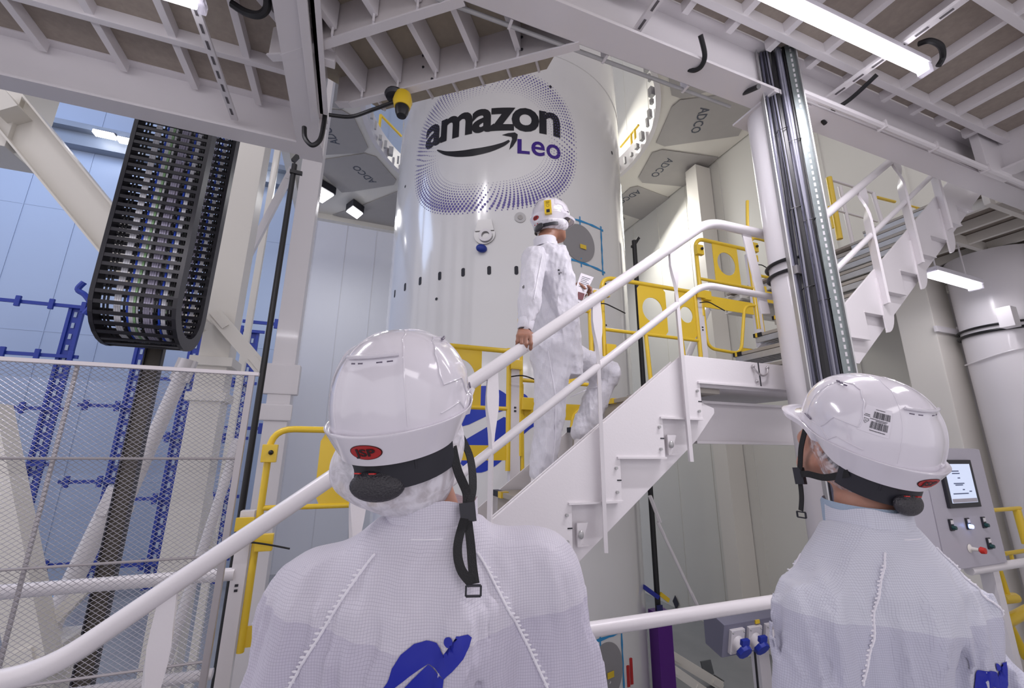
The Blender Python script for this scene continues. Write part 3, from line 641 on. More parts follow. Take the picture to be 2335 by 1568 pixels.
splate(poly, YS - 0.008, 0.016, 'upper_cheek_plate')
for k in range(0, 8):
    x, z = 3.215 + 0.283 * k, 0.80 + 0.2125 * k; MB().bar((x - 0.01, YS + 0.012, z), (x + 0.283, YS + 0.012, z), 0.05, 0.010).build('notch_lip', white, st)
def low2(x): return 0.637 + (x - 3.416) * 0.80
splate([(3.05, 0.62), (3.40, 0.62), (3.45, low2(3.45)), (6.0, low2(6.0)), (6.0, 2.9), (5.6, 2.72), (3.05, 0.80)], YS + 0.035, 0.012, 'upper_stringer')
splate([(2.9, 0.32), (3.42, low2(3.42)-.02), (6.0, low2(6.0)-.2), (6.0, low2(6.0) + 0.0), (2.9, 0.50)], YF, 0.012, 'upper_stringer')
for x in (3.72, 4.30, 4.88):
    zt = 1.445 + (x - 2.82) * K - 0.0; spoon_post(x, YS - 0.035, zt, zt - 1.02, 0.12).build('post', white, st)
    c = V(x + 0.03, YS - 0.02, zt - 1.02); mb = MB(); mb.prism([c + V(0.13 * math.cos(t) - .05, 0, 0.22 * math.sin(t)) for t in [-math.pi / 2 + i * math.pi / 14 for i in range(15)]] + [c + V(-0.05, 0, .2), c + V(-.05, 0, -.2)], (0, 0.012, 0)); mb.build('post_foot', white, st)
# ---------------------------------------------------------------- yellow gates along the far side of the stairs
def gate(label, x0, x1, zt, zb, plate=None, lower=None, mirror=False, drop=None, post_z=None, mid=None):
    t = thing('safety_gate', label, 'gate', (x0, YF, zb), 'yellow gates along the stairs')
    y = YF + 0.03
    MB().tube(fillet([(x0, y, zb), (x0, y, zt), (x1, y, zt - (x1 - x0) * 0.0)], 0.12), 0.019, 12).build('frame', yellow, t)
    MB().tube([(x1, y, zt + 0.02), (x1, y, zb - 0.05)], 0.019, 12).build('frame', yellow, t)
    mz = zt - 0.53 * (zt - zb) if mid is None else mid
    MB().tube([(x0, y, mz), (x1, y, mz)], 0.015, 10).build('mid_bar', yellow, t)
    if plate:
        for (a, b) in plate:
            c = V((a + b) / 2, y, (zt + mz) / 2); hw, hh = (b - a) / 2, (zt - mz) / 2 - 0.01; r = min(hw * 0.72, hh * 0.78); n = 32; O = []; I = []
            for k in range(n):
                an = 2 * math.pi * (k + 0.5) / n; ca, sa = math.cos(an), math.sin(an); m = min(hw / abs(ca) if ca else 9, hh / abs(sa) if sa else 9)
                O.append(c + V(ca * m, -0.003, sa * m)); I.append(c + V(ca * r, -0.003, sa * r * 1.05))
            MB().ring_plate(O, I, (0, 0.006, 0)).build('hole_plate', yellow, t, smooth=False)
    if lower:
        MB().box((x0, y - .004, zb + 0.02), (x1, y + .004, zb + 0.12)).build('toe_plate', yellow, t)
    if drop:
        MB().tube(fillet([(x0 + .01, y, mz - .03), (x0 + .02, y, zb - 0.30), (x0 + drop, y, zb - 0.32), (x0 + drop + 0.12, y, mz - .2), (x1, y, mz - .18)], 0.10), 0.015, 10).build('lower_loop', yellow, t)
        MB().box((x0 + .02, y - .004, mz - 0.28), (x1 - .04, y + .004, mz - 0.16)).build('kick_plate', yellow, t)
        MB().box((x0 + drop, y - .004, zb - 0.36), (x1 - .02, y + .004, zb - 0.26)).build('toe_plate', yellow, t, bevel=0.01)
    h = MB().box((x0 - 0.03, y - 0.05, zt - 0.19), (x0 + 0.05, y - .01, zt - 0.09)).build('hinge', yellow, t, bevel=0.006)
    MB().sphere((x0 + 0.02, y - 0.06, zt - 0.135), 0.014, 8, 6).build('hinge_bolt', black, h)
    MB().box((x0 + 0.0, y - 0.045, mz - 0.22), (x0 + 0.09, y - .01, mz - 0.13)).build('latch_box', yellow, t, bevel=0.008)
    return t
gate('yellow gate at the foot of the stairs, behind the nearest white helmet', -0.44, 0.48, 0.10, -1.05, plate=[(-0.17, 0.40)], lower=True, mid=-0.34)
gate('yellow gate with a holed plate beside the blue planet emblem', 0.48, 1.04, 0.70, -0.10, plate=[(0.50, 0.83)], drop=None, lower=True)
gate('yellow gate directly behind the legs of the climbing person', 1.13, 1.74, 1.10, -0.05, plate=[(1.42, 1.62)], drop=0.32)
gate('yellow gate with two holed plates between climbing person and landing', 1.86, 2.86, 1.42, 0.55, plate=[(2.22, 2.52), (2.64, 2.84)], lower=False)
gate('topmost yellow gate with one holed plate, beside the column', 2.93, 3.62, 1.99, 1.20, plate=[(3.14, 3.46)], drop=0.42)
gate('narrow yellow gate half hidden by the round column', 3.66, 4.3, 2.15, 1.35, plate=None, drop=0.3)
# lower frame below the double plate gate
t = thing('kick_rail', 'yellow lower rail with toe board below the double plate gate', 'rail', (2.0, YF + .03, -0.2))
MB().box((1.9, YF + .026, 0.25), (2.86, YF + .034, 0.35)).build('toe_plate', yellow, t)
MB().tube([(2.28, YF + .03, 0.95), (2.33, YF + .03, -0.1)], 0.018, 10).build('upright', yellow, t)
MB().tube([(2.66, YF + .03, 0.95), (2.70, YF + .03, 0.3)], 0.018, 10).build('upright', yellow, t)
# gate posts
for lab, x, zt, zb in (('white gate post between the lowest gate and mesh panel', -0.50, -0.35, -2.6), ('white gate post by the blue emblem, numbered with small marks', 1.085, 0.66, -1.6), ('white gate post left of the double plate gate', 1.80, 1.30, -0.2), ('white gate post between double and topmost gates', 2.90, 1.46, 0.4), ('white gate post touching the round column', 3.64, 1.95, 0.6)):
    t = thing('gate_post', lab, 'post', (x, YF + 0.03, zb), 'white posts carrying the gates')
    MB().box((x - 0.035, YF + 0.016, zb), (x + 0.035, YF + 0.07, zt)).build('shaft', white, t, bevel=0.004)
    MB().box((x - 0.045, YF - 0.02, zt - 0.10), (x + 0.045, YF + 0.0, zt - 0.03)).build('bracket', yellow, t, bevel=0.004)
    mb = MB()
    for dz in (0.38, 0.405): mb.box((x - 0.008, YF + 0.012, zt - dz), (x + 0.008, YF + .0155, zt - dz + 0.012))
    mb.build('number_marks', dark, t)
    MB().tube(spl([(x - 0.05, YF - .03, zt - 0.16), (x + .03, YF - .05, zt - 0.15), (x + 0.13, YF - .04, zt - 0.17), (x + 0.24, YF - .03, zt - 0.20)], 4), 0.005, 6).build('tie_wire', black, t)
# ---------------------------------------------------------------- rails
def rail(label, pts, r, posts, extra=None, name='guard_rail', m=white):
    t = thing(name, label, 'railing', pts[0])
    MB().tube(fillet(pts, 0.06) if len(pts) > 2 else pts, r, 18).build('handrail', m, t)
    for p in posts: MB().tube(p, r * 0.9, 12).build('post', m, t)
    for p in extra or []: MB().tube(p, r * 0.8, 12).build('mid_rail', m, t)
    return t
rail('white round handrail in front of the socket box, behind the two watching people', [(0.3, 1.61, -0.67), (2.33, 1.61, -0.67)], 0.027, [((0.4, 1.61, -0.67), (0.4, 1.61, GZ))], [((0.3, 1.61, -1.1), (2.33, 1.61, -1.1))])
rail('white handrail behind the wire mesh panel', [(-4.8, 2.87, -0.67), (-0.52, 2.87, -0.67)], 0.032, [((-2.6, 2.87, -0.67), (-2.6, 2.87, GZ))], [((-4.8, 2.87, -1.13), (-0.55, 2.87, -1.13))])
# ---------------------------------------------------------------- wire mesh panel
YM = 2.60
ms = thing('mesh_panel', 'wire mesh guard panel with thin metal frame left of the stairs', 'fence', (-1.0, YM, GZ))
XR, ZT = -0.203 * YM, 0.145 * YM
alum = mat('frame_metal', (0.45, 0.42, 0.43), 0.35, metal=0.7)
MB().bar((-4.5, YM, ZT), (XR + 0.03, YM, ZT), 0.03, 0.02).build('top_rail', mat('top_rail_metal', (0.68, 0.64, 0.66), 0.35, metal=0.5), ms, bevel=0.003)
MB().box((XR - 0.018, YM - .012, GZ), (XR + 0.012, YM + .012, ZT)).build('upright', alum, ms, bevel=0.003)
MB().bar((-0.488 * YM, YM + 0.012, ZT), (-0.488 * YM, YM + .012, GZ), 0.013, 0.013).build('upright', alum, ms)
MB().bar((-1.3 * YM, YM + 0.012, ZT), (-1.3 * YM, YM + .012, GZ), 0.02, 0.02).build('upright', alum, ms)
for z in (-0.0245, -0.2, -0.372): MB().tube([(-4.5, YM - .006, z * YM), (XR, YM - .006, z * YM)], 0.006, 8).build('cross_wire', alum, ms)
wire = mat('mesh_wire', (0.40, 0.39, 0.43), 0.4, metal=0.5)
mb = MB(); dx, dz = 0.030, 0.0105; r = 0.0011
def addline(mb, a, b, r):
    a, b = Vector(a), Vector(b); d = (b - a).normalized(); u = V(0, 1, 0); w = d.cross(u); n = len(mb.v)
    for p in (a, b): mb.v += [tuple(p + u * r), tuple(p + w * r), tuple(p - u * r), tuple(p - w * r)]
    mb.f += [(n + k, n + (k + 1) % 4, n + 4 + (k + 1) % 4, n + 4 + k) for k in range(4)]
x0, x1, z0, z1 = -3.0, XR, GZ, ZT
sl = dz / (dx / 2)
def clipseg(x, z, s):
    # line z = z_ + s*(x-x_), clipped to the frame
    xa, xb = x0, x1; za, zb = z + s * (xa - x), z + s * (xb - x)
    if s > 0:
        if za < z0: xa = x + (z0 - z) / s
        if zb > z1: xb = x + (z1 - z) / s
    else:
        if za > z1: xa = x + (z1 - z) / s
        if zb < z0: xb = x + (z0 - z) / s
    if xb - xa > 0.01: addline(mb, (xa, YM, z + s * (xa - x)), (xb, YM, z + s * (xb - x)), r)
k = 0; c = z0 - sl * (x1 - x0)
while c < z1:
    clipseg(x0, c, sl); c += dz * 2
c = z0
while c < z1 + sl * (x1 - x0):
    clipseg(x0, c, -sl); c += dz * 2
mb.build('wire_mesh', wire, ms, smooth=False, kind='stuff')
# ---------------------------------------------------------------- energy chain
EC = thing('cable_chain', 'black plastic cable carrier chain hanging in a big loop', 'cable chain', (-1.75, 4.1, 0.9))
xa, xb = -1.99, -1.45; yf, yb = 4.08, 4.70; zc = 1.17; ry = (yb - yf) / 2
path = [(yf, 7.92 - i * 0.075) for i in range(100)]
ylast = path[-1][1]
path = [p for p in path if p[1] > zc] + [(yf + ry - ry * math.cos(a), zc - ry * math.sin(a)) for a in [math.pi * k / 13 for k in range(14)]] + [(yb, zc + 0.075 * (i + 1)) for i in range(90)]
cols = [mat('cable_white', (0.8, 0.8, 0.85), 0.5), mat('cable_blue', (0.02, 0.08, 0.6), 0.4), mat('cable_green', (0.35, 0.6, 0.3), 0.5), mat('cable_lilac', (0.45, 0.42, 0.55), 0.5), black]
chm = mat('chain_plastic', (0.012, 0.011, 0.016), 0.4)
for x in (xa, xb):
    mb = MB(); mb.strip([(x, y, z) for y, z in path], 0.11, 0.03, [(0, V(*(path[min(i + 1, len(path) - 1)][j] - path[max(0, i - 1)][j] for j in (0, 1)), 0).normalized().y, -V(*(path[min(i + 1, len(path) - 1)][j] - path[max(0, i - 1)][j] for j in (0, 1)), 0).normalized().x) for i in range(len(path))])
    mb.build('side_band', chm, EC, smooth=False)
rest = MB()
for i in range(0, len(path)):
    a = path[max(0, i - 1)]; b = path[min(len(path) - 1, i + 1)]; d = V(0, b[0] - a[0], b[1] - a[1]).normalized(); n = V(0, d.z, -d.y); p = V(0, path[i][0], path[i][1])
    sgn = -1
    for s in (-1, 1):
        q = p + n * 0.045 * s
        seen = path[i][1] < 2.75 and s == (1 if i < len(path) / 2 else -1) * sgn
        mb = MB() if seen else rest; mb.bar(q + V(xa, 0, 0), q + V(xb, 0, 0), 0.030, 0.012, up=tuple(n))
        if seen: mb.build('crossbar', chm, EC)
rest.build('far_crossbars', chm, EC, kind='stuff')
xs = [(-1.93, 4), (-1.905, 4), (-1.86, 0), (-1.845, 0), (-1.83, 0), (-1.80, 4), (-1.78, 1), (-1.765, 0), (-1.75, 0), (-1.735, 2), (-1.715, 0), (-1.69, 4), (-1.67, 3), (-1.655, 3), (-1.64, 3), (-1.62, 3), (-1.60, 4), (-1.57, 1), (-1.55, 0), (-1.535, 0), (-1.51, 4), (-1.49, 4)]
for x, c in xs: MB().tube([(x, y, z) for y, z in path], 0.0075, 6).build('carried_cable', cols[c], EC)
# cable ladder below the chain
t = thing('cable_ladder', 'dark vertical cable ladder dropping below the cable chain', 'cable ladder', (-1.85, 4.75, HF))
a = atY(358, 775, 4.8); mb = MB().box((a.x - 0.07, 4.8, HF), (a.x + 0.07, 4.84, a.z + 0.4)); mb.build('bundle', mat('ladder_dark', (0.055, 0.045, 0.035), 0.5, var=0.3, vscale=30), t)
for s in (-0.07, 0.06): MB().box((a.x + s, 4.78, HF), (a.x + s + .012, 4.84, a.z + .4)).build('side_bar', dark, t)
# ---------------------------------------------------------------- white trusses and columns left of the fairing
def pillar(name, label, cat, q0, q1, Y, w, d=None, m=cream, kind='box', z0=None, z1=None, extra=()):
    a, b = atY(*q0, Y), atY(*q1, Y); x = (a.x + b.x) / 2
    za = min(a.z, b.z) if z0 is None else z0; zb = max(a.z, b.z) if z1 is None else z1
    t = thing(name, label, cat, (x, Y, za))
    if kind == 'box': MB().box((x - w / 2, Y - (d or w) / 2, za), (x + w / 2, Y + (d or w) / 2, zb)).build('shaft', m, t, bevel=0.01)
    elif kind == 'i': MB().ibeam((x, Y, za), (x, Y, zb), w, d or w, 0.02, up=(0, 1, 0)).build('shaft', m, t)
    else: MB().lathe((x, Y, 0), [(0, za), (w / 2, za), (w / 2, zb), (0, zb)], 28).build('shaft', m, t)
    return t
def brace(label, q0, q1, Y, w, kind='box', m=cream, Y1=None, d=None):
    a, b = atY(*q0, Y), atY(*q1, Y1 or Y); t = thing('brace', label, 'brace', b if b.z < a.z else a)
    mb = MB()
    if kind == 'box': mb.bar(a, b, w, d or w)
    elif kind == 'i': mb.ibeam(a, b, d or w, w, 0.02, up=(1, 0, 0.4))
    else: mb.tube([a, b], w / 2, 16)
    mb.build('member', m, t)
    for p, q in ((a, b), (b, a)):
        e = (q - p).normalized(); MB().bar(p, p + e * 0.25, w * 1.25, w * 0.5).build('end_fitting', m, t)
    return t
t = pillar('steel_column', 'broad white steel column standing behind the cable chain', 'column', (565, 330), (385, 1568), 6.6, 0.34, m=cream, z0=HF, z1=9)
x = world_loc(t).x
MB().box((x - 0.24, 6.35, 1.0), (x + 0.24, 6.85, 1.12)).box((x - 0.22, 6.38, 0.55), (x + 0.22, 6.82, 0.66)).build('joint_plate', cream, t, bevel=0.01)
t = pillar('steel_post', 'slim white post with a knotted brace joint behind the black mast', 'post', (612, 340), (598, 700), 8.2, 0.10, z0=HF, z1=9.5)
t = pillar('steel_column', 'white steel column directly beyond the black mast', 'column', (668, 500), (583, 1568), 6.0, 0.26, z0=HF, z1=7.6, m=white)
x = world_loc(t).x
MB().box((x - 0.2, 5.85, 0.62), (x + 0.2, 6.0, 1.0)).build('gusset', white, t, bevel=0.02)
MB().box((x - 0.19, 5.83, 0.3), (x + 0.17, 5.87, 0.5)).build('gusset', white, t, bevel=0.02)
m_ = pillar('mast', 'slender black vertical mast left of the fairing', 'mast', (671, 375), (497, 1520), 4.6, 0.055, m=black, kind='round', z0=HF)
p = world_loc(m_); zt = atY(671, 372, 4.6).z
MB().bar((p.x - .02, 4.6, zt + 0.02), (p.x + 0.02, 4.6, zt + 0.1), 0.04, 0.04).bar((p.x - .03, 4.58, zt - .12), (p.x + .09, 4.58, zt - .12), 0.03, 0.04).build('mast_head', black, m_)
brace('large white diagonal girder descending behind the cable chain', (20, 245), (436, 752), 6.0, 0.42, 'i', d=0.30)
brace('thin white brace rising from the broad column to the black mast', (668, 385), (505, 700), 7.4, 0.10, 'box', m=white)
brace('white brace from the broad column down to the column beyond the mast', (490, 715), (605, 850), 6.3, 0.17, 'box')
brace('long white tube brace slanting behind the upper half of the mesh', (430, 820), (255, 1210), 5.6, 0.14, 'tube', m=white)
brace('white tube brace continuing down to the floor anchor at the mesh corner', (270, 1110), (90, 1480), 5.4, 0.16, 'tube', m=white)
brace('thin white tube brace near the mesh upright', (545, 1000), (360, 1568), 5.8, 0.10, 'tube', m=white)
brace('broad cream girder leaning behind the outermost mesh', (-30, 930), (90, 1540), 5.0, 0.22, 'box')
brace('short cream post beneath the tube braces, nearest the mesh upright', (455, 1000), (478, 1300), 6.9, 0.16, 'box')
t = pillar('steel_column', 'massive white column head at the gallery corner, upper end of the diagonal girder', 'column', (0, 230), (0, 360), 6.2, 0.55, m=cream, z0=3.3, z1=7)
# anchors on the hall floor
mb_ = thing('floor_anchor', 'cream bolted foot where two braces meet behind the mesh', 'anchor', atY(85, 1490, 5.2))
c = atY(85, 1490, 5.2); MB().box((c.x - 0.2, 5.1, c.z - 0.35), (c.x + 0.2, 5.5, c.z + 0.1)).build('foot', cream, mb_, bevel=0.02)
MB().bar(c + V(-0.1, -.05, 0), c + V(0.25, -.05, 0.5), 0.1, 0.1).build('lug', cream, mb_, bevel=0.01)
# ---------------------------------------------------------------- blue racks on the back wall
def rack(label, q, Y, zt, zb, width, rungs=6, n_up=2):
    """two slotted uprights tied by thin cross bars carrying bolted knobs"""
    a = atY(*q, Y); t = thing('wall_rack', label, 'rack', (a.x, Y, zb), 'blue racks against the hall wall')
    sd = mat('rack_slot', (0.35, 0.42, 0.55), 0.5)
    for k in range(n_up):
        x = a.x - width * k
        u = MB().box((x - 0.28, Y, zb), (x - 0.20, Y + 0.1, zt)).box((x + 0.0, Y, zb), (x + 0.08, Y + 0.1, zt)).box((x - 0.2, Y + 0.05, zb), (x, Y + 0.07, zt)).build('upright', blue, t)
        mb = MB()
        n = int((zt - zb) / 0.34)
        for i in range(n): mb.box((x - 0.135, Y + 0.03, zb + 0.1 + 0.34 * i), (x - 0.065, Y + 0.05, zb + 0.26 + 0.34 * i))
        mb.build('slots', sd, u)
    xl = a.x - width * (n_up - 1) - 1.3; xr = a.x + 0.25
    for i in range(rungs):
        z = zt - 0.02 - i * (zt - zb) / (rungs - 0.6)
        b = MB().box((xl, Y - 0.06, z - 0.05), (xr, Y, z + 0.05)).build('crossbar', blue, t)
        for x in np.arange(xl + 0.2, xr, 0.75): MB().box((x - 0.06, Y - 0.12, z - 0.16), (x + 0.06, Y - 0.04, z + 0.16)).build('knob', blue, b, bevel=0.02)
    return t
rack('tall blue rack farthest from the stairs, its hook reaching above the mesh', (185, 700), 16.0, 4.05, HF + 0.1, 2.55)
rack('blue rack behind the dark cable ladder, lower than its neighbours', (333, 790), 16.4, 3.35, HF + 0.2, 0.0, 4, 1)
rack('blue rack framed between the broad white column and black mast', (585, 760), 16.5, 3.9, HF + 0.2, 1.6, 5, 2)
rack('narrow blue rack just beyond the black mast, beside the pale wall', (658, 745), 15.0, 3.85, HF + 0.2, 0.0, 3, 1)
a = atY(204, 690, 16); MB().tube(spl([a + V(0, -.1, -0.4), a + V(0.1, -.1, -.1), a + V(-.1, -.1, 0.2), a + V(-0.3, -.1, 0.35), a + V(-.2, -.1, .6)], 5), 0.08, 8).build('hook', blue, origin=tuple(a), label='blue hook at the top corner of the tallest rack', cat='hook')
# things standing on the hall floor
for q, Y, lab in (((110, 1385), 7.2, 'small bright blue box on the hall floor behind the mesh'),):
    a = atY(*q, Y); MB().box((a.x - 0.09, Y - .1, a.z - 0.12), (a.x + 0.1, Y + 0.15, a.z + 0.1)).build('tool_box', mat('bright_blue', (0.02, 0.3, 0.75), 0.4), origin=(a.x, Y, a.z - .12), bevel=0.02, label=lab, cat='box')
# ---------------------------------------------------------------- right of the fairing
mt = thing('mast', 'black mast on a purple post right of the fairing', 'mast', (5.42, 7, HF))
MB().box((5.31, 6.9, HF), (5.62, 7.15, -2.78)).build('post', purple, mt, bevel=0.01)
MB().box((5.31, 6.87, -2.85), (5.42, 6.9, -2.65)).build('clamp', mat('clamp_navy', (0.02, 0.02, 0.12), 0.5), mt)
MB().lathe((5.42, 7.0, 0), [(0.0, -2.8), (0.05, -2.8), (0.05, 4.45), (0, 4.45)], 14).build('pole', black, mt)
MB().bar((5.42, 7, 4.35), (5.55, 7, 4.55), 0.04, 0.06).bar((5.34, 7, 4.3), (5.46, 7, 4.3), 0.04, 0.05).build('head', black, mt)
MB().bar((5.1, 6.95, -2.35), (5.4, 6.95, -2.55), 0.05, 0.07).build('lever', mat('lever_blue', (0.02, 0.03, 0.3), 0.5), mt)
MB().bar((5.45, 6.95, -2.5), (5.62, 6.95, -2.62), 0.04, 0.07).build('tab', yellow, mt)
mt2 = pillar('mast', 'thin black mast standing at the wall beside the round column', 'mast', (1712, 290), (1762, 800), 8.0, 0.05, m=black, kind='round', z0=HF)
# wall girders
def wallpost(label, q0, q1, w, X=8.7, m=cream):
    a, b = atX(*q0, X), atX(*q1, X); t = thing('wall_girder', label, 'girder', (X, a.y, HF))
    MB().box((X - 0.15, a.y - w / 2, HF), (8.98, a.y + w / 2, 7.9)).build('shaft', m, t, bevel=0.01); return t
wallpost('cream wall girder between the double plate gate and topmost gate', (1590, 470), (1600, 700), 0.38, X=8.8)
wallpost('cream wall girder below the landing above the socket box', (1660, 1100), (1690, 1350), 0.4, X=8.6)
for lab, q0, q1, Y, w in (('thin white diagonal brace under the landing with a knotted joint', (1500, 1190), (1590, 1380), 6.6, 0.055),
                          ('upper piece of the thin diagonal brace above its knot', (1482, 1130), (1505, 1190), 6.6, 0.06),
                          ('pale diagonal brace seen through the double plate gate', (1620, 690), (1560, 830), 7.6, 0.16)):
    brace(lab, q0, q1, Y, w, 'tube', m=white)
# sign on the panel
a = atX(1541, 1373, 8.97); mb = MB().prism([a + V(0, 0, 0.18), a + V(0, 0.12, 0), a + V(0, 0, -0.18), a + V(0, -0.12, 0)], (-0.01, 0, 0))
mb.build('diamond_sign', mat('sign_dark', (0.04, 0.04, 0.06), 0.5), label='small dark diamond sign on the cream wall', cat='sign')
# large columns at the right
t = thing('round_column', 'thick pale round column beside the control cabinet', 'column', (7.62, 2.62, GZ)); MB().lathe((7.62, 2.62, 0), [(0.42, HF), (0.42, 2.48)], 40).build('shaft', white, t)
MB().tube([(7.62 + 0.44 * math.cos(a), 2.62 + 0.44 * math.sin(a), 1.45) for a in [2 * math.pi * k / 40 for k in range(40)]], 0.018, 8, closed=True).build('cable_strap', black, t)
MB().tube([(7.62 + 0.44 * math.cos(a), 2.62 + 0.44 * math.sin(a), 1.52) for a in [2 * math.pi * k / 40 for k in range(40)]], 0.014, 8, closed=True).build('cable_strap', black, t)
MB().tube([(7.62 + 0.44 * math.cos(a), 2.62 + 0.44 * math.sin(a), 1.15 + 0.05 * math.sin(a * 2)) for a in [2 * math.pi * k / 40 for k in range(40)]], 0.01, 8, closed=True).build('white_strap', white, t)
MB().box((6.98, 2.33, 1.42), (7.12, 2.46, 1.66)).build('junction_box', white, t, bevel=0.01)
cable('black cable arching onto the thick pale column', [(8.2, 2.05, 2.2), (7.8, 2.14, 2.2), (7.5, 2.16, 2.0), (7.40, 2.16, 1.7), (7.46, 2.16, 1.5), (7.6, 2.15, 1.3)], 0.022)
t = thing('square_column', 'square cream column with clamp beyond the control cabinet', 'column', (7.6, 3.25, HF)); MB().box((7.15, 3.1, HF), (7.65, 3.5, 2.45)).build('shaft', cream, t, bevel=0.02)
MB().box((7.10, 3.06, 1.55), (7.7, 3.10, 1.63)).box((7.64, 3.06, 1.5), (7.72, 3.10, 1.68)).build('clamp', white, t, bevel=0.005)
MB().box((7.65, 3.15, HF), (7.9, 3.4, 2.2)).build('flange', offw, t)
brace('cream diagonal brace with cogged upper end behind the control cabinet', (2130, 830), (2080, 905), 4.1, 0.16, 'box')
# upper landing beyond the column with yellow gate bits
t = thing('railing', 'grey railing with yellow edge on the far upper landing', 'railing', (6.2, 3.4, 2.0))
for q0, q1, r, m in (((1890, 405), (1915, 545), .05, yellow), ((1895, 410), (1990, 440), .025, white), ((1915, 425), (1945, 560), .035, white), ((1990, 440), (2015, 520), .04, white), ((1910, 480), (2000, 505), .02, white), ((1900, 520), (1890, 470), .02, yellow), ((2000, 450), (2040, 460), .03, yellow), ((2060, 465), (2110, 478), 0.02, yellow), ((2066, 468), (2075, 490), .02, yellow), ((2090, 475), (2095, 492), .02, yellow)):
    MB().tube([atY(*q0, 3.6), atY(*q1, 3.6)], r * 0.8, 10).build('rail' if m is white else 'yellow_edge', m, t)
tag(MB().tube(spl([atY(1704, 458, 2.2), atY(1705, 520, 2.2), atY(1712, 600, 2.2), atY(1725, 640, 2.2)], 5), 0.012, 8).build('yellow_rail', yellow), 'thin yellow rail running down along the round column', 'rail')
# ---------------------------------------------------------------- control cabinet
YC = 1.98
cb = thing('control_cabinet', 'grey control cabinet with touch screen and push buttons', 'cabinet', (4.5, YC, -1.6))
sx = lambda px, py: atY(px, py, YC)
T, B = 0.018 * YC + 0.0, -0.408 * YC
xl, xr = 4.13, 4.745
MB().box((3.62, YC, B), (xr, YC + 0.28, T)).build('body', boxgrey, cb, bevel=0.006)
MB().box((xl - 0.16, YC - 0.014, B + .01), (xr - 0.005, YC - 0.002, T - 0.005)).build('door', boxgrey, cb, bevel=0.003)
MB().box((3.62, YC - 0.012, B), (xl - 0.17, YC - 0.002, T - 0.2)).build('door', mat('cabinet_lilac', (0.52, 0.50, 0.57), 0.35), cb, bevel=0.003)
fy = YC - 0.016
def face(px, py): return atY(px, py, fy)
a, b = face(2140, 1048), face(2232, 1155)
x0_, x1_, z1_, z0_ = 4.13, 4.53, face(2190, 1048).z, face(2200, 1156).z
s = MB().box((x0_, fy - 0.02, z0_), (x1_, fy, z1_)).build('screen_frame', dark, cb, bevel=0.004)
scr = MB().box((x0_ + 0.035, fy - 0.0225, z0_ + 0.035), (x1_ - 0.04, fy - 0.02, z1_ - 0.03)).build('screen', mat('screen_glow', (0.45, 0.5, 0.62), 0.2, emit=0.75, ecol=(0.55, 0.62, 0.80)), s)
mb = MB()
for (u, v, w_) in ((0.15, 0.80, 0.35), (0.22, 0.74, 0.3), (0.4, 0.62, 0.1), (0.2, 0.48, 0.42), (0.25, 0.44, 0.3), (0.5, 0.32, 0.08), (0.1, 0.22, 0.6), (0.1, 0.9, 0.15), (0.75, 0.27, 0.1)):
    W_, H_ = x1_ - x0_ - 0.075, z1_ - z0_ - 0.065; mb.box((x0_ + .035 + W_ * u, fy - .0232, z0_ + .035 + H_ * v), (x0_ + .035 + W_ * (u + w_), fy - .0225, z0_ + .035 + H_ * v + 0.008))
mb.build('screen_readout', mat('readout', (0.12, 0.16, 0.28), 0.5), s)
MB().box((x0_ + .04, fy - .0232, z0_ + .038), (x1_ - .045, fy - .0225, z0_ + .065)).build('screen_footer', boxgrey, s)
def button(q, kind):
    p = face(*q); b = MB().box((p.x - 0.022, fy - 0.01, p.z - 0.035), (p.x + 0.022, fy, p.z + 0.045)).build('push_button', dark, cb, bevel=0.003)
    MB().box((p.x - 0.012, fy - 0.012, p.z + 0.012), (p.x + 0.018, fy - 0.01, p.z + 0.038)).build('legend_tag', white, b)
    m = {'g': mat('button_green', (0.01, 0.06, 0.06), 0.3), 'b': mat('button_blue', (0.1, 0.25, 1), 0.3, emit=6, ecol=(0.25, 0.4, 1.0))}[kind]
    MB().lathe((p.x, fy - 0.01, p.z - 0.012), [(0, -0.02), (0.013, -0.02), (0.016, 0)], 16, axis='y').build('button_cap', m, b)
for q, k in (((2168, 1198), 'g'), ((2206, 1195), 'b'), ((2242, 1192), 'g'), ((2254, 1240), 'g')): button(q, k)
p = face(2212, 1250); e = MB().lathe((p.x, fy, p.z), [(0, -0.05), (0.012, -0.05), (0.014, -0.01), (0.03, 0)], 16, axis='y').build('emergency_stop', cream, cb)
MB().lathe((p.x, fy - 0.05, p.z), [(0, -0.035), (0.02, -0.033), (0.024, -0.01), (0.014, 0)], 20, axis='y').build('stop_button', mat('stop_red', (0.6, 0.03, 0.02), 0.35), e)
MB().box((3.62, YC + .02, GZ), (3.7, YC + .1, B)).build('stand', offw, cb); MB().box((4.6, YC + .02, GZ), (4.68, YC + .1, B)).build('stand', offw, cb)
rail('white handrail under the control cabinet', [(4.3, 2.0, -0.83), (7.8, 2.0, -0.83)], 0.03, [((5.3, 2.0, -0.83), (5.3, 2.0, -1.7))])
t = thing('safety_railing', 'yellow tube railing with gate at the far end by the cabinet', 'railing', (5.3, 2.3, -1.6))
for q0, q1, r in (((2262, 1163), (2325, 1158), .018), ((2318, 1160), (2340, 1240), .03), ((2290, 1262), (2340, 1255), .018), ((2305, 1262), (2312, 1290), .014), ((2240, 1305), (2252, 1330), .016), ((2280, 1300), (2300, 1360), .018), ((2285, 1365), (2315, 1362), .04), ((2290, 1420), (2345, 1390), .045), ((2300, 1420), (2340, 1500), .03)):
    MB().tube([atY(*q0, 2.3), atY(*q1, 2.3)], r, 10).build('tube', yellow, t)
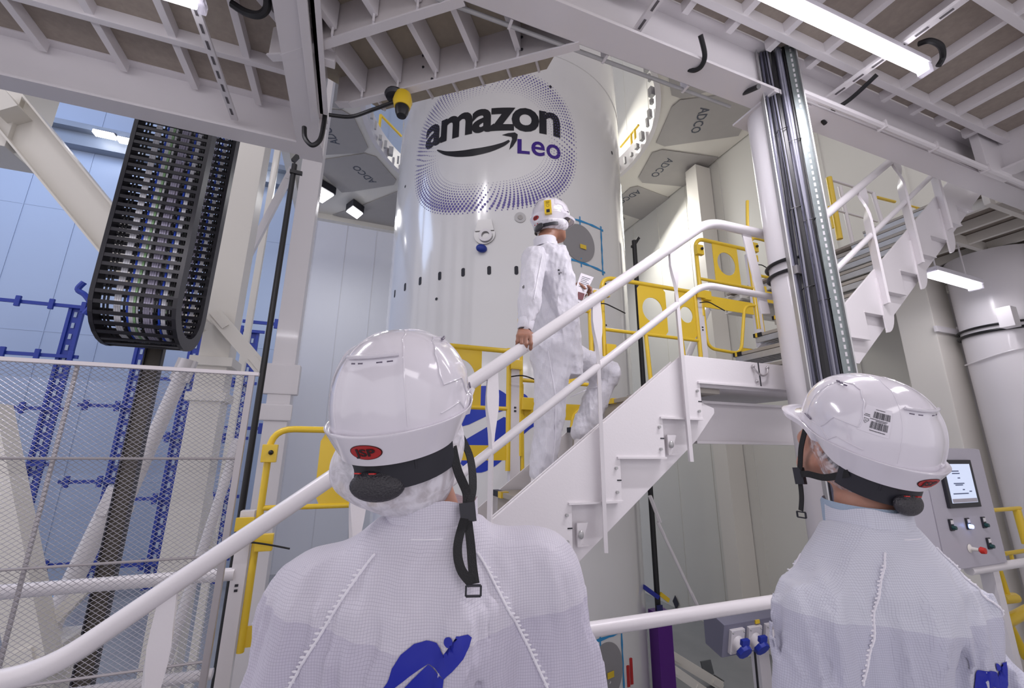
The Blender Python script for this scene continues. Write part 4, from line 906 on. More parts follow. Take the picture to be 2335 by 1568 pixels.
# ---------------------------------------------------------------- socket box on a pole
YB = 2.0
sb = thing('socket_box', 'grey slanted box with blue capped sockets on a white pole', 'socket box', (2.1, YB, -1.6))
xa, xb = 1.95, 2.75; zt, zm, zb = -0.845, -0.93, -1.10
prof_ = [(YB + .22, zt), (YB + 0.02, zt - 0.035), (YB + 0.06, zb - 0.06), (YB + 0.14, zb - 0.085), (YB + .22, zb + 0.02)]
prof_ = [(YB + 0.13, -0.850), (YB - 0.02, -0.900), (YB + 0.02, -1.068), (YB + 0.13, -1.04)]
MB().prism([(xa, y, z) for y, z in prof_], (xb - xa, 0, 0)).build('housing', mat('socket_grey', (0.20, 0.20, 0.27), 0.4), sb, bevel=0.006)
bluecap = mat('cap_blue', (0.01, 0.03, 0.35), 0.4)
for i in range(4):
    x = xa + 0.085 + 0.125 * i; c = V(x, YB - 0.0, -0.985); n = V(0, -1, -0.22).normalized(); u = V(0, -0.22, 1).normalized()
    s = MB().bar(c - u * 0.062 + n * .008, c + u * 0.062 + n * .008, 0.095, 0.02, up=tuple(n)).build('socket', white, sb, bevel=0.004)
    MB().tube([c + n * 0.0 + V(.0, 0, 0.0), c + n * 0.05 - u * 0.02], [0.036, 0.04], 18).build('socket_collar', white, s)
    MB().tube([c + n * 0.048 - u * 0.02, c + n * 0.07 - u * 0.03], [0.043, 0.040], 8).bar(c + n * 0.06 + u * 0.01, c + n * 0.06 + u * 0.04, 0.05, 0.02, up=tuple(n)).build('socket_cap', bluecap, s, bevel=0.004)
    for sx_ in (-.038, .038):
        MB().sphere(c + n * .02 + V(sx_, 0, 0) - u * 0.05, 0.005, 8, 6).sphere(c + n * .02 + V(sx_, 0, 0) + u * 0.05, 0.005, 8, 6).build('screw', galv, s)
MB().box((2.17, YB - 0.024, -0.918), (2.20, YB - .014, -0.900)).build('sticker', yellow, sb)
MB().box((2.28, YB + 0.08, -2.2), (2.36, YB + 0.14, -1.0)).build('pole', offw, sb, bevel=0.006)
MB().tube([(2.22, YB + .05, -1.04), (2.22, YB + .06, -1.4)], 0.006, 8).build('cord', black, sb)
# things on the hall floor under the landing
t = thing('open_case', 'small open black instrument case on the floor rail', 'case', atY(1628, 1545, 7.5))
c = atY(1630, 1548, 7.5)
MB().box((c.x - 0.14, 7.4, c.z - 0.1), (c.x + 0.14, 7.65, c.z)).build('tray', mat('case_grey', (0.13, 0.14, 0.15), 0.5), t, bevel=0.01)
MB().box((c.x - 0.11, 7.42, c.z - .002), (c.x + 0.11, 7.62, c.z + .004)).build('foam', black, t)
MB().prism([(c.x - 0.10, 7.66, c.z), (c.x + 0.15, 7.66, c.z), (c.x + 0.15, 7.72, c.z + 0.22), (c.x - 0.10, 7.72, c.z + 0.22)], (0, 0.03, 0)).build('lid', MATS['case_grey'], t, bevel=0.005)
brace('cream floor rail running under the open instrument case', (1525, 1490), (1640, 1560), 7.3, 0.16, 'box')
brace('second cream floor rail below the first one by the purple post', (1520, 1515), (1605, 1575), 7.0, 0.14, 'box')
# ---------------------------------------------------------------- people: smooth-union bodies meshed with surface nets
def _rot(yaw=0, pitch=0, roll=0):       # yaw to the right, pitch = look up, roll = tilt to the right (degrees)
    return Matrix.Rotation(-math.radians(yaw), 3, 'Z') @ Matrix.Rotation(math.radians(pitch), 3, 'X') @ Matrix.Rotation(math.radians(roll), 3, 'Y')
class Field:
    def __init__(s): s.p = []
    def cone(s, a, b, ra, rb, k=0.02): s.p.append(('c', np.array(a, float), np.array(b, float), ra, rb, k)); return s
    def ell(s, c, r, R=None, k=0.02): s.p.append(('e', np.array(c, float), np.array(r, float), np.array(R or Matrix.Identity(3)), None, k)); return s
    def torso(s, rows, k=0.03, R=None, o=(0, 0, 0)): s.p.append(('t', np.array(rows, float), np.array(R or Matrix.Identity(3)), np.array(o, float), None, k)); return s
    def cut(s, fn): s.p.append(('x', fn, None, None, None, 0)); return s
    def dent(s, c, r, R=None, k=0.01): s.p.append(('d', np.array(c, float), np.array(r, float), np.array(R or Matrix.Identity(3)), None, k)); return s
    def mesh(s, h, disp=None, clip=None):
        lo = np.full(3, 1e9); hi = -lo
        def bb(q):
            t = q[0]
            if t == 'c': m = max(q[3], q[4]) + q[5]; return np.minimum(q[1], q[2]) - m, np.maximum(q[1], q[2]) + m
            if t in 'ed': m = max(q[2]) + q[5]; return q[1] - m, q[1] + m
            if t == 't':
                P = []
                for z, a, b, xc, yc in q[1]:
                    for i in (-1, 1):
                        for j in (-1, 1): P.append(q[2] @ np.array((xc + i * a, yc + j * b, z)) + q[3])
                P = np.array(P); return P.min(0) - q[5], P.max(0) + q[5]
        for q in s.p:
            if q[0] in 'cet': a, b = bb(q); lo = np.minimum(lo, a); hi = np.maximum(hi, b)
        if clip: lo = np.maximum(lo, clip[0]); hi = np.minimum(hi, clip[1])
        lo -= 3 * h; hi += 3 * h; n = np.ceil((hi - lo) / h).astype(int) + 1
        ax = [(lo[i] + h * np.arange(n[i])).astype(np.float32) for i in range(3)]
        D = np.full(tuple(n), 0.2, np.float32)
        for q in s.p:
            if q[0] == 'x':
                X, Y, Z = np.meshgrid(*ax, indexing='ij', sparse=True); D = q[1](X, Y, Z, D); continue
            a, b = bb(q); k = q[5]; m = k + 3 * h
            i0 = np.maximum(0, np.floor((a - m - lo) / h).astype(int)); i1 = np.minimum(n, np.ceil((b + m - lo) / h).astype(int) + 1)
            if (i1 <= i0).any(): continue
            sl = tuple(slice(i0[i], i1[i]) for i in range(3)); X, Y, Z = np.meshgrid(*[ax[i][sl[i]] for i in range(3)], indexing='ij')
            if q[0] == 'c':
                d = q[2] - q[1]; L = max(1e-9, float(d @ d)); t = np.clip(((X - q[1][0]) * d[0] + (Y - q[1][1]) * d[1] + (Z - q[1][2]) * d[2]) / L, 0, 1)
                v = np.sqrt((X - q[1][0] - t * d[0]) ** 2 + (Y - q[1][1] - t * d[1]) ** 2 + (Z - q[1][2] - t * d[2]) ** 2) - (q[3] + (q[4] - q[3]) * t)
            elif q[0] in 'ed':
                R = q[3].T; x, y, z = X - q[1][0], Y - q[1][1], Z - q[1][2]
                U = [(R[i][0] * x + R[i][1] * y + R[i][2] * z) for i in range(3)]; r = q[2]
                k0 = np.sqrt((U[0] / r[0]) ** 2 + (U[1] / r[1]) ** 2 + (U[2] / r[2]) ** 2); k1 = np.sqrt((U[0] / r[0] ** 2) ** 2 + (U[1] / r[1] ** 2) ** 2 + (U[2] / r[2] ** 2) ** 2) + 1e-6
                v = k0 * (k0 - 1) / k1
            else:
                R = q[2].T; x, y, z = X - q[3][0], Y - q[3][1], Z - q[3][2]
                U = [(R[i][0] * x + R[i][1] * y + R[i][2] * z) for i in range(3)]; T = q[1]; zz = np.clip(U[2], T[0, 0], T[-1, 0])
                def sm(c):
                    return np.interp(zz, T[:, 0], T[:, c]).astype(np.float32)
                A, B, xc, yc = sm(1), sm(2), sm(3), sm(4); u = (U[0] - xc); w = (U[1] - yc)
                e = (np.abs(u / A) ** 2.3 + np.abs(w / B) ** 2.3) ** (1 / 2.3); v = (e - 1) * np.minimum(A, B)
                dz = np.abs(U[2] - zz); v = np.where(dz > 0, np.sqrt(np.maximum(v, 0) ** 2 + dz ** 2) + np.minimum(v, 0) * 0, v)
            v = v.astype(np.float32); S = D[sl]
            if q[0] == 'd':
                kk = k; hh = np.clip(0.5 - 0.5 * (S + v) / kk, 0, 1); D[sl] = S * (1 - hh) + (-v) * hh + kk * hh * (1 - hh)
            else:
                hh = np.clip(0.5 + 0.5 * (S - v) / k, 0, 1); D[sl] = S * (1 - hh) + v * hh - k * hh * (1 - hh)
        if disp is not None:
            m = np.abs(D) < 4 * h + 0.02; I = np.nonzero(m)
            D[m] -= disp(ax[0][I[0]], ax[1][I[1]], ax[2][I[2]]).astype(np.float32)
        return surfnet(D, lo, h)
def surfnet(D, lo, h):
    n = D.shape; ins = D < 0
    c = [(i, j, k) for i in (0, 1) for j in (0, 1) for k in (0, 1)]
    def S(A, o): return A[o[0]:n[0] - 1 + o[0], o[1]:n[1] - 1 + o[1], o[2]:n[2] - 1 + o[2]]
    cnt = sum(S(ins, o).astype(np.int8) for o in c); act = (cnt > 0) & (cnt < 8); idx = np.full(act.shape, -1, np.int64); A = np.argwhere(act); idx[act] = np.arange(len(A))
    acc = np.zeros((len(A), 3)); w = np.zeros(len(A))
    for i, o in enumerate(c):
        for a in range(3):
            if o[a]: continue
            o2 = list(o); o2[a] = 1
            v0 = D[A[:, 0] + o[0], A[:, 1] + o[1], A[:, 2] + o[2]]; v1 = D[A[:, 0] + o2[0], A[:, 1] + o2[1], A[:, 2] + o2[2]]
            m = (v0 < 0) != (v1 < 0); t = np.where(m, v0 / np.where(m, v0 - v1, 1), 0)
            p = np.array(o, float)[None, :].repeat(len(A), 0); p[:, a] += t; acc[m] += p[m]; w[m] += 1
    V_ = (A + acc / np.maximum(w, 1)[:, None]) * h + lo; F = []
    for a in range(3):
        b, c2 = (a + 1) % 3, (a + 2) % 3
        s0 = [slice(1, n[i] - 1) for i in range(3)]; s0[a] = slice(0, n[a] - 1); s1 = list(s0); s1[a] = slice(1, n[a])
        v0, v1 = ins[tuple(s0)], ins[tuple(s1)]; E = np.argwhere(v0 != v1)
        if not len(E): continue
        fl = v0[E[:, 0], E[:, 1], E[:, 2]]
        off = np.array([1, 1, 1]); off[a] = 0; E = E + off
        def g(db, dc): q = E.copy(); q[:, b] -= db; q[:, c2] -= dc; return idx[q[:, 0], q[:, 1], q[:, 2]]
        Q = np.stack([g(1, 1), g(0, 1), g(0, 0), g(1, 0)], 1); Q[~fl] = Q[~fl][:, ::-1]; F.append(Q)
    return V_, np.concatenate(F)
def lmesh(name, v, f, m, parent, smooth=True, angle=None, **tags):
    me = bpy.data.meshes.new(name); v = np.asarray(v, float)
    me.from_pydata(v.tolist(), [], [tuple(int(i) for i in q) for q in f]); me.validate()
    if smooth: me.shade_smooth()
    if angle: me.set_sharp_from_angle(angle=math.radians(angle))
    me.materials.append(m); o = bpy.data.objects.new(name, me); sc.collection.objects.link(o); o.parent = parent; tag(o, **tags); return o
def lb(mb, name, m, parent, angle=40, **tags):
    o = lmesh(name, mb.v, mb.f, m, parent, True, None, **tags)
    bm = bmesh.new(); bm.from_mesh(o.data); bmesh.ops.recalc_face_normals(bm, faces=bm.faces); bm.to_mesh(o.data); bm.free(); o.data.set_sharp_from_angle(angle=math.radians(angle)); return o
# materials for people
def fabric_mat(name, color, sheen=0.0, zline=None, pitch=0.0041):
    m = bpy.data.materials.new(name); m.use_nodes = True; nt = m.node_tree; L = nt.links; N = nt.nodes; b = N['Principled BSDF']
    b.inputs['Roughness'].default_value = 0.6; b.inputs['Sheen Weight'].default_value = 0.15
    b.inputs['Transmission Weight'].default_value = 0.0; b.inputs['Subsurface Weight'].default_value = 0.15; b.inputs['Subsurface Radius'].default_value = (0.02, 0.02, 0.025)
    tc = N.new('ShaderNodeTexCoord'); sx = N.new('ShaderNodeSeparateXYZ'); L.new(tc.outputs['Object'], sx.inputs[0])
    nx = N.new('ShaderNodeSeparateXYZ'); L.new(tc.outputs['Normal'], nx.inputs[0])
    def M(op, a, b_=None, c=None):
        n = N.new('ShaderNodeMath'); n.operation = op
        for i, q in enumerate((a, b_, c)):
            if q is None: continue
            if isinstance(q, (int, float)): n.inputs[i].default_value = q
            else: L.new(q, n.inputs[i])
        return n.outputs[0]
    nz = N.new('ShaderNodeTexNoise'); nz.inputs['Scale'].default_value = 9; nz.inputs['Detail'].default_value = 3; L.new(tc.outputs['Object'], nz.inputs['Vector'])
    wob = M('MULTIPLY', M('SUBTRACT', nz.outputs['Fac'], 0.5), 0.02)
    lines = None
    for i, a in enumerate('XYZ'):
        fr = M('FRACT', M('DIVIDE', M('ADD', sx.outputs[a], wob), pitch)); on_ = M('LESS_THAN', fr, 0.13)
        ok = M('LESS_THAN', M('ABSOLUTE', nx.outputs[a]), 0.72 if a != 'Y' else 0.55)
        v = M('MULTIPLY', on_, ok); lines = v if lines is None else M('MAXIMUM', lines, v)
    n2 = N.new('ShaderNodeTexNoise'); n2.inputs['Scale'].default_value = 4.5; n2.inputs['Detail'].default_value = 5; n2.inputs['Distortion'].default_value = 0.6; L.new(tc.outputs['Object'], n2.inputs['Vector'])
    mx = N.new('ShaderNodeMix'); mx.data_type = 'RGBA'; mx.inputs[6].default_value = (*color, 1); mx.inputs[7].default_value = (color[0] * 0.42, color[1] * 0.40, color[2] * 0.50, 1)
    L.new(M('MULTIPLY', lines, 0.45), mx.inputs[0])
    out = mx.outputs[2]
    if zline:      # darker shirt shimmering through below the yoke
        m2 = N.new('ShaderNodeMix'); m2.data_type = 'RGBA'; m2.blend_type = 'MULTIPLY'; L.new(out, m2.inputs[6]); m2.inputs[7].default_value = (0.86, 0.85, 0.90, 1)
        L.new(M('LESS_THAN', M('ADD', sx.outputs['Z'], M('MULTIPLY', M('ABSOLUTE', sx.outputs['X']), zline[1])), zline[0]), m2.inputs[0]); out = m2.outputs[2]
    L.new(out, b.inputs['Base Color'])
    wv = N.new('ShaderNodeTexNoise'); wv.inputs['Scale'].default_value = 22; wv.inputs['Detail'].default_value = 6; wv.inputs['Roughness'].default_value = 0.55; wv.inputs['Distortion'].default_value = 1.2; L.new(tc.outputs['Object'], wv.inputs['Vector'])
    bp = N.new('ShaderNodeBump'); bp.inputs['Strength'].default_value = 0.35; bp.inputs['Distance'].default_value = 0.006; L.new(wv.outputs['Fac'], bp.inputs['Height']); L.new(bp.outputs[0], b.inputs['Normal'])
    return m
skin = bpy.data.materials.new('skin'); skin.use_nodes = True; _b = skin.node_tree.nodes['Principled BSDF']
_b.inputs['Roughness'].default_value = 0.5; _b.inputs['Subsurface Weight'].default_value = 0.2; _b.inputs['Subsurface Radius'].default_value = (0.012, 0.005, 0.003)
def skin_nodes(m, c1, c2, beard=None):
    nt = m.node_tree; N = nt.nodes; b = N['Principled BSDF']; tc = N.new('ShaderNodeTexCoord'); n = N.new('ShaderNodeTexNoise'); n.inputs['Scale'].default_value = 30; n.inputs['Detail'].default_value = 5
    nt.links.new(tc.outputs['Object'], n.inputs['Vector']); mx = N.new('ShaderNodeMix'); mx.data_type = 'RGBA'; mx.inputs[6].default_value = (*c1, 1); mx.inputs[7].default_value = (*c2, 1)
    nt.links.new(n.outputs['Fac'], mx.inputs[0]); nt.links.new(mx.outputs[2], b.inputs['Base Color'])
skin_nodes(skin, (0.60, 0.33, 0.24), (0.45, 0.20, 0.14))
skin2 = skin.copy(); skin2.name = 'tanned_skin'
for n_ in skin2.node_tree.nodes:
    if n_.type == 'MIX': n_.inputs[6].default_value = (0.40, 0.20, 0.13, 1); n_.inputs[7].default_value = (0.27, 0.12, 0.08, 1)
helm = mat('helmet_shell', (0.76, 0.73, 0.79), 0.13, coat=0.8)
vent = mat('helmet_vent', (0.16, 0.14, 0.19), 0.4)
strapm = mat('strap_black', (0.006, 0.006, 0.008), 0.7, bump=0.3, bscale=600)
net_m = bpy.data.materials.new('hair_net'); net_m.use_nodes = True
def _net():
    nt = net_m.node_tree; N = nt.nodes; L = nt.links; b = N['Principled BSDF']; b.inputs['Base Color'].default_value = (0.84, 0.82, 0.88, 1); b.inputs['Roughness'].default_value = 0.6
    tc = N.new('ShaderNodeTexCoord'); n = N.new('ShaderNodeTexNoise'); n.inputs['Scale'].default_value = 38; n.inputs['Detail'].default_value = 8; n.inputs['Distortion'].default_value = 1.2; L.new(tc.outputs['Object'], n.inputs['Vector'])
    r = N.new('ShaderNodeMapRange'); r.inputs[1].default_value = 0.35; r.inputs[2].default_value = 0.62; r.inputs[3].default_value = 0.62; r.inputs[4].default_value = 0.93; L.new(n.outputs['Fac'], r.inputs[0]); L.new(r.outputs[0], b.inputs['Alpha'])
    bp = N.new('ShaderNodeBump'); bp.inputs['Strength'].default_value = 0.5; bp.inputs['Distance'].default_value = 0.006; L.new(n.outputs['Fac'], bp.inputs['Height']); L.new(bp.outputs[0], b.inputs['Normal'])
_net()
net_b = net_m.copy(); net_b.name = 'hair_net_thin'
for n_ in net_b.node_tree.nodes:
    if n_.type == 'MAP_RANGE': n_.inputs[3].default_value = 0.08; n_.inputs[4].default_value = 0.75; n_.inputs[1].default_value = 0.40; n_.inputs[2].default_value = 0.66
hair_m = mat('dark_hair', (0.035, 0.02, 0.02), 0.6, bump=0.6, bscale=200)
poly_m = mat('shirt_collar_blue', (0.36, 0.45, 0.58), 0.8, bump=0.4, bscale=500)
# ---------------------------------------------------------------- the helmet, in head coordinates (x right, y forward, z up)
HA, HB, HH = 0.118, 0.141, 0.153
def h_R(phi):                                  # phi 0 = front, clockwise
    return 1 / math.sqrt((math.sin(phi) / HA) ** 2 + (math.cos(phi) / HB) ** 2)
def h_zl(phi):
    c = math.cos(phi); return 0.004 + 0.022 * max(0, c) ** 1.2 - 0.004 * max(0, -c)
def h_side(phi):                               # 1 on the side panels
    d = abs(abs((phi + math.pi) % (2 * math.pi) - math.pi) - math.radians(88)) ; return 1 / (1 + math.exp((d - math.radians(27)) * 28))
def h_rear(phi):
    d = abs(abs((phi + math.pi) % (2 * math.pi) - math.pi) - math.pi); return 1 / (1 + math.exp((d - math.radians(25)) * 40))
def h_dome(phi, t, off=0.0):
    a = t * math.pi / 2; s = math.sin(a) ** 0.97; z = math.cos(a) ** 0.80 if t < 1 else 0
    lift = 0.0
    lift += 0.0045 * h_side(phi) / (1 + math.exp((0.42 - t) * 40)) / (1 + math.exp((t - 0.86) * 60))
    lift -= 0.006 * h_rear(phi) * min(1, max(0, (t - 0.50) * 16))
    r = h_R(phi) * s + (lift + off) * s; zz = h_zl(phi) * s * s + 0.006 * (1 - s * s) + (HH - 0.004) * z + (lift + off) * z * 0.8
    return Vector((math.sin(phi) * r, math.cos(phi) * r - 0.008, zz))
def h_fl(phi):                                 # how far the ledge stands out
    d = abs((phi + math.pi) % (2 * math.pi) - math.pi); return 0.0055 + 0.044 * math.exp(-(d / math.radians(44)) ** 4) + 0.006 * max(0, -math.cos(phi))
def h_sk(phi):                                 # skirt depth
    c = -math.cos(phi); return 0.011 + 0.039 * (1 / (1 + math.exp(-(c + 0.05) * 5.0)))
def h_skirt(phi, u, off=0.0):
    f = h_fl(phi); R = h_R(phi) + f - 0.020 * u * (1 if math.cos(phi) < 0.2 else 0.35) + off
    front = math.exp(-(abs((phi + math.pi) % (2 * math.pi) - math.pi) / math.radians(46)) ** 4)
    return Vector((math.sin(phi) * R, math.cos(phi) * R - 0.008, h_zl(phi) + 0.004 - 0.012 * front - h_sk(phi) * u))
def make_helmet(parent, Hm, detector=False, barcode=False, sm=helm):
    X = lambda p: Hm @ p
    NP, rows = 160, []
    for i in range(41): rows.append(lambda ph, t=i / 40: h_dome(ph, max(t, 0.002)))
    def ledge(k):
        def fn(ph):
            base = h_dome(ph, 1.0); out = h_skirt(ph, 0.0)
            return base.lerp(out, k) + Vector((0, 0, 0.0035 * math.sin(k * math.pi) - 0.002 * (1 - k)))
        return fn
    for k in (0.3, 0.6, 0.85, 0.97): rows.append(ledge(k))
    for u in (0.02, 0.06, 0.2, 0.4, 0.6, 0.8, 0.95, 1.0): rows.append(lambda ph, u=u: h_skirt(ph, u))
    rows.append(lambda ph: h_skirt(ph, 1.0, -0.004)); rows.append(lambda ph: h_skirt(ph, 0.3, -0.008)); rows.append(lambda ph: h_dome(ph, 0.98, -0.006)); rows.append(lambda ph: h_dome(ph, 0.5, -0.006)); rows.append(lambda ph: h_dome(ph, 0.02, -0.006))
    v = []; f = []
    for r in rows: v += [X(r(2 * math.pi * k / NP)) for k in range(NP)]
    for i in range(len(rows) - 1): f += [(i * NP + k, i * NP + (k + 1) % NP, (i + 1) * NP + (k + 1) % NP, (i + 1) * NP + k) for k in range(NP)]
    f.append(tuple(range(NP))[::-1]); f.append(tuple((len(rows) - 1) * NP + k for k in range(NP)))
    shell = lb(MB().add(v, f), 'helmet', sm, parent, angle=60, label='white hard hat')
    rd = math.radians; mb = MB()
    def ridge(pts, r=0.0016, off=0.0004): mb.tube([X(h_dome(rd(a), t, off)) for a, t in pts], r, 6)
    def dense(P, n=6): return [(a0 + (a1 - a0) * k / n, t0 + (t1 - t0) * k / n) for (a0, t0), (a1, t1) in zip(P, P[1:]) for k in range(n)] + [P[-1]]
    for s in (1, -1):
        ridge(dense([(s * 60, 0.93), (s * 56, 0.75), (s * 57, 0.55), (s * 66, 0.42), (s * 85, 0.37), (s * 104, 0.42), (s * 116, 0.55), (s * 121, 0.72), (s * 120, 0.80), (s * 104, 0.80), (s * 96, 0.80), (s * 88, 0.90), (s * 84, 0.93)]))
        ridge(dense([(s * 128, 0.96), (s * 104, 0.94), (s * 97, 1.02 if False else 0.985), (s * 84, 0.93), (s * 60, 0.95)]), 0.0013)
        ridge(dense([(s * 153, 0.98), (s * 152, 0.7), (s * 150, 0.52)]), 0.0015, -0.0005)
        ridge(dense([(s * 150, 0.52), (s * 145, 0.3), (s * 120, 0.12), (s * 60, 0.12), (s * 35, 0.3), (s * 30, 0.6), (s * 30, 0.95)]), 0.0011, 0.0)
    lb(mb, 'shell_ridges', sm, shell)
    mb = MB()
    P = [X(h_dome(rd(180 + a), 0.50, 0.004)) for a in np.linspace(-26, 26, 13)]; mb.tube(P, 0.0035, 8); lb(mb, 'vent_lip', sm, shell)
    mb = MB()
    for a in (-18, -9, 9, 18): mb.tube([X(h_dome(rd(180 + a - 2.6), 0.535, -0.001)), X(h_dome(rd(180 + a + 2.6), 0.535, -0.001))], 0.0016, 6)
    for s in (1, -1):
        for a in (66, 74, 82): mb.tube([X(h_dome(rd(s * (a - 2.4)), 0.45, 0.0045)), X(h_dome(rd(s * (a + 2.4)), 0.445, 0.0045))], 0.0022, 6)
        mb.tube([X(h_dome(rd(s * 70), 0.93, 0.003)), X(h_dome(rd(s * 58), 0.93, 0.003))], 0.002, 6)
    lb(mb, 'vent_slots', vent, shell)
    # oval badge on the rear skirt
    def sk(a, u, off=0.0012): return X(h_skirt(math.pi + a, u, off))
    def oval(k, off): return MB().add([sk(0.185 * k * math.cos(q), 0.50 + 0.26 * k * math.sin(q), off) for q in [2 * math.pi * i / 32 for i in range(32)]] + [sk(0, 0.50, off)], [(i, (i + 1) % 32, 32) for i in range(32)])
    lb(oval(1.0, 0.0008), 'badge_rim', mat('badge_dark', (0.05, 0.0, 0.0), 0.4), shell)
    lb(oval(0.93, 0.0012), 'badge', mat('badge_red', (0.42, 0.015, 0.015), 0.4), shell, label='red oval badge')
    vs, fs = text_polys('JSP', 0.03, 1.0, 3); x1 = max(q[0] for q in vs); y1 = max(q[1] for q in vs)
    lb(MB().add([sk(-(q[0] / x1 - 0.5) * 0.22, 0.50 - (q[1] / y1 - 0.5) * 0.25, 0.0018) for q in vs], fs), 'badge_lettering', mat('badge_ink', (0.015, 0.0, 0.0), 0.4), shell)
    if barcode:
        ink = mat('label_ink', (0.02, 0.02, 0.03), 0.5); rnd = random.Random(3)
        def dq(a, t, off=0.0012): return X(h_dome(rd(-a), t, off))
        lb(MB().add([dq(a, t, 0.0006) for t in np.linspace(0.56, 0.82, 9) for a in np.linspace(119, 143, 9)], [(i * 9 + j, i * 9 + j + 1, i * 9 + 10 + j, i * 9 + 9 + j) for i in range(8) for j in range(8)]), 'sticker', mat('clear_label', (0.80, 0.77, 0.83), 0.35), shell, label='printed barcode label')
        mb = MB()
        for (t0, t1, a0, a1) in ((0.61, 0.675, 128, 142), (0.71, 0.775, 127.5, 141)):
            a = a0
            while a < a1:
                w = rnd.choice((0.15, 0.25, 0.4)); mb.add([dq(a, t0), dq(a + w, t0), dq(a + w, t1), dq(a, t1)], [(0, 1, 2, 3)]); a += w + rnd.choice((0.15, 0.2, 0.35))
        for t, a0, a1 in ((0.585, 129, 137), (0.685, 126, 140), (0.697, 131, 139), (0.79, 128, 140), (0.655, 121, 125), (0.67, 120, 125.5)):
            a = a0
            while a < a1: w = rnd.choice((0.25, 0.4, 0.6)); mb.add([dq(a, t), dq(a + w, t), dq(a + w, t + 0.007), dq(a, t + 0.007)], [(0, 1, 2, 3)]); a += w + 0.15
        mb.tube([dq(a, t) for a, t in ((121.5, 0.70), (125, 0.70), (125.5, 0.715), (123.2, 0.745), (121, 0.715), (121.5, 0.70))], 0.0004, 4).tube([dq(122.5, 0.712), dq(123.2, 0.725), dq(124.2, 0.712)], 0.0004, 4)
        lb(mb, 'barcode_print', ink, shell, angle=10)
    if detector:
        c = h_dome(rd(100), 0.80, 0.014); d0 = h_skirt(rd(142), -0.15, 0.006); mb = MB()
        u = Vector((0, 0, 1)); n = Vector((math.sin(rd(142)), math.cos(rd(142)), 0)); e = n.cross(u)
        p = d0 + Vector((0, 0, 0.0)); lbx = MB().bar(X(p + u * 0.052 + n * .004), X(p - u * 0.040 + n * .004), 0.042, 0.022, up=tuple((Hm.to_3x3() @ n)))
        bx = lb(lbx, 'warning_unit', yellow, parent, label='yellow rectangular warning unit clipped on the hard hat')
        mb = MB(); mb.bar(X(p - u * 0.012 + n * .0162), X(p - u * 0.034 + n * .0162), 0.020, 0.001, up=tuple(Hm.to_3x3() @ n)); mb.tube([X(p + u * .015 + n * .015 + (e * math.cos(q) + u * math.sin(q)) * .009) for q in [2 * math.pi * i / 14 for i in range(14)]], 0.0014, 5, closed=True)
        for k in range(3): mb.bar(X(p + u * (0.044 - k * .006) + n * .0162 - e * .012), X(p + u * (0.042 - k * .006) + n * .0162 + e * .012), 0.002, 0.001)
        lb(mb, 'unit_print', dark, bx)
    return shell
def harness(parent, Hm, z0=-0.052, side=0):
    """black cradle band with ratchet under the back of the helmet"""
    rd = math.radians; mb = MB(); X = lambda p: Hm @ p
    pts = []; A = [112 + i * (248 - 112) / 24 for i in range(25)]
    v = []
    for a in A:
        r = 0.098 + 0.018 * abs(math.cos(rd(a))); n = Vector((math.sin(rd(a)), math.cos(rd(a)), 0)); z = z0 - 0.018 * max(0, -math.cos(rd(a))) ; hw = 0.020
        v += [X(n * (r + 0.004) + Vector((0, -.008, z + hw))), X(n * (r + 0.004) + Vector((0, -.008, z - hw))), X(n * (r - 0.002) + Vector((0, -.008, z - hw))), X(n * (r - 0.002) + Vector((0, -.008, z + hw)))]
    f = [(i * 4 + k, i * 4 + (k + 1) % 4, i * 4 + 4 + (k + 1) % 4, i * 4 + 4 + k) for i in range(24) for k in range(4)] + [(0, 1, 2, 3), (99, 98, 97, 96)]
    h = lb(MB().add(v, f), 'helmet_cradle', dark, parent, label='black cradle band')
    c = Vector((0, -0.128, z0 - 0.030)); lb(MB().sphere(X(c), 0.034, 24, 14, (1.25, .42, 0.72)), 'ratchet_knob', mat('ratchet', (0.03, 0.028, 0.035), 0.3, bump=0.4, bscale=300), h)
    lb(MB().bar(X(c + Vector((-.004, -.012, 0.024))), X(c + Vector((.006, -.012, 0.024))), 0.005, 0.002).bar(X(c + Vector((-.03, -.009, 0.024))), X(c + Vector((-.02, -.010, 0.024))), 0.004, 0.002), 'red_mark', mat('red_mark', (0.5, 0.01, 0.01), 0.4), h)
    mb = MB()
    for s in (-1, 1):
        for a0, zz in ((150, 0.01), (168, 0.012)):
            a = rd(180 + s * (180 - a0)); n = Vector((math.sin(a), math.cos(a), 0)); mb.tube([X(n * 0.118 + Vector((0, -.008, z0 + 0.045))), X(n * 0.116 + Vector((0, -.008, z0 - 0.01)))], 0.003, 6)
    lb(mb, 'cradle_struts', dark, h); return h
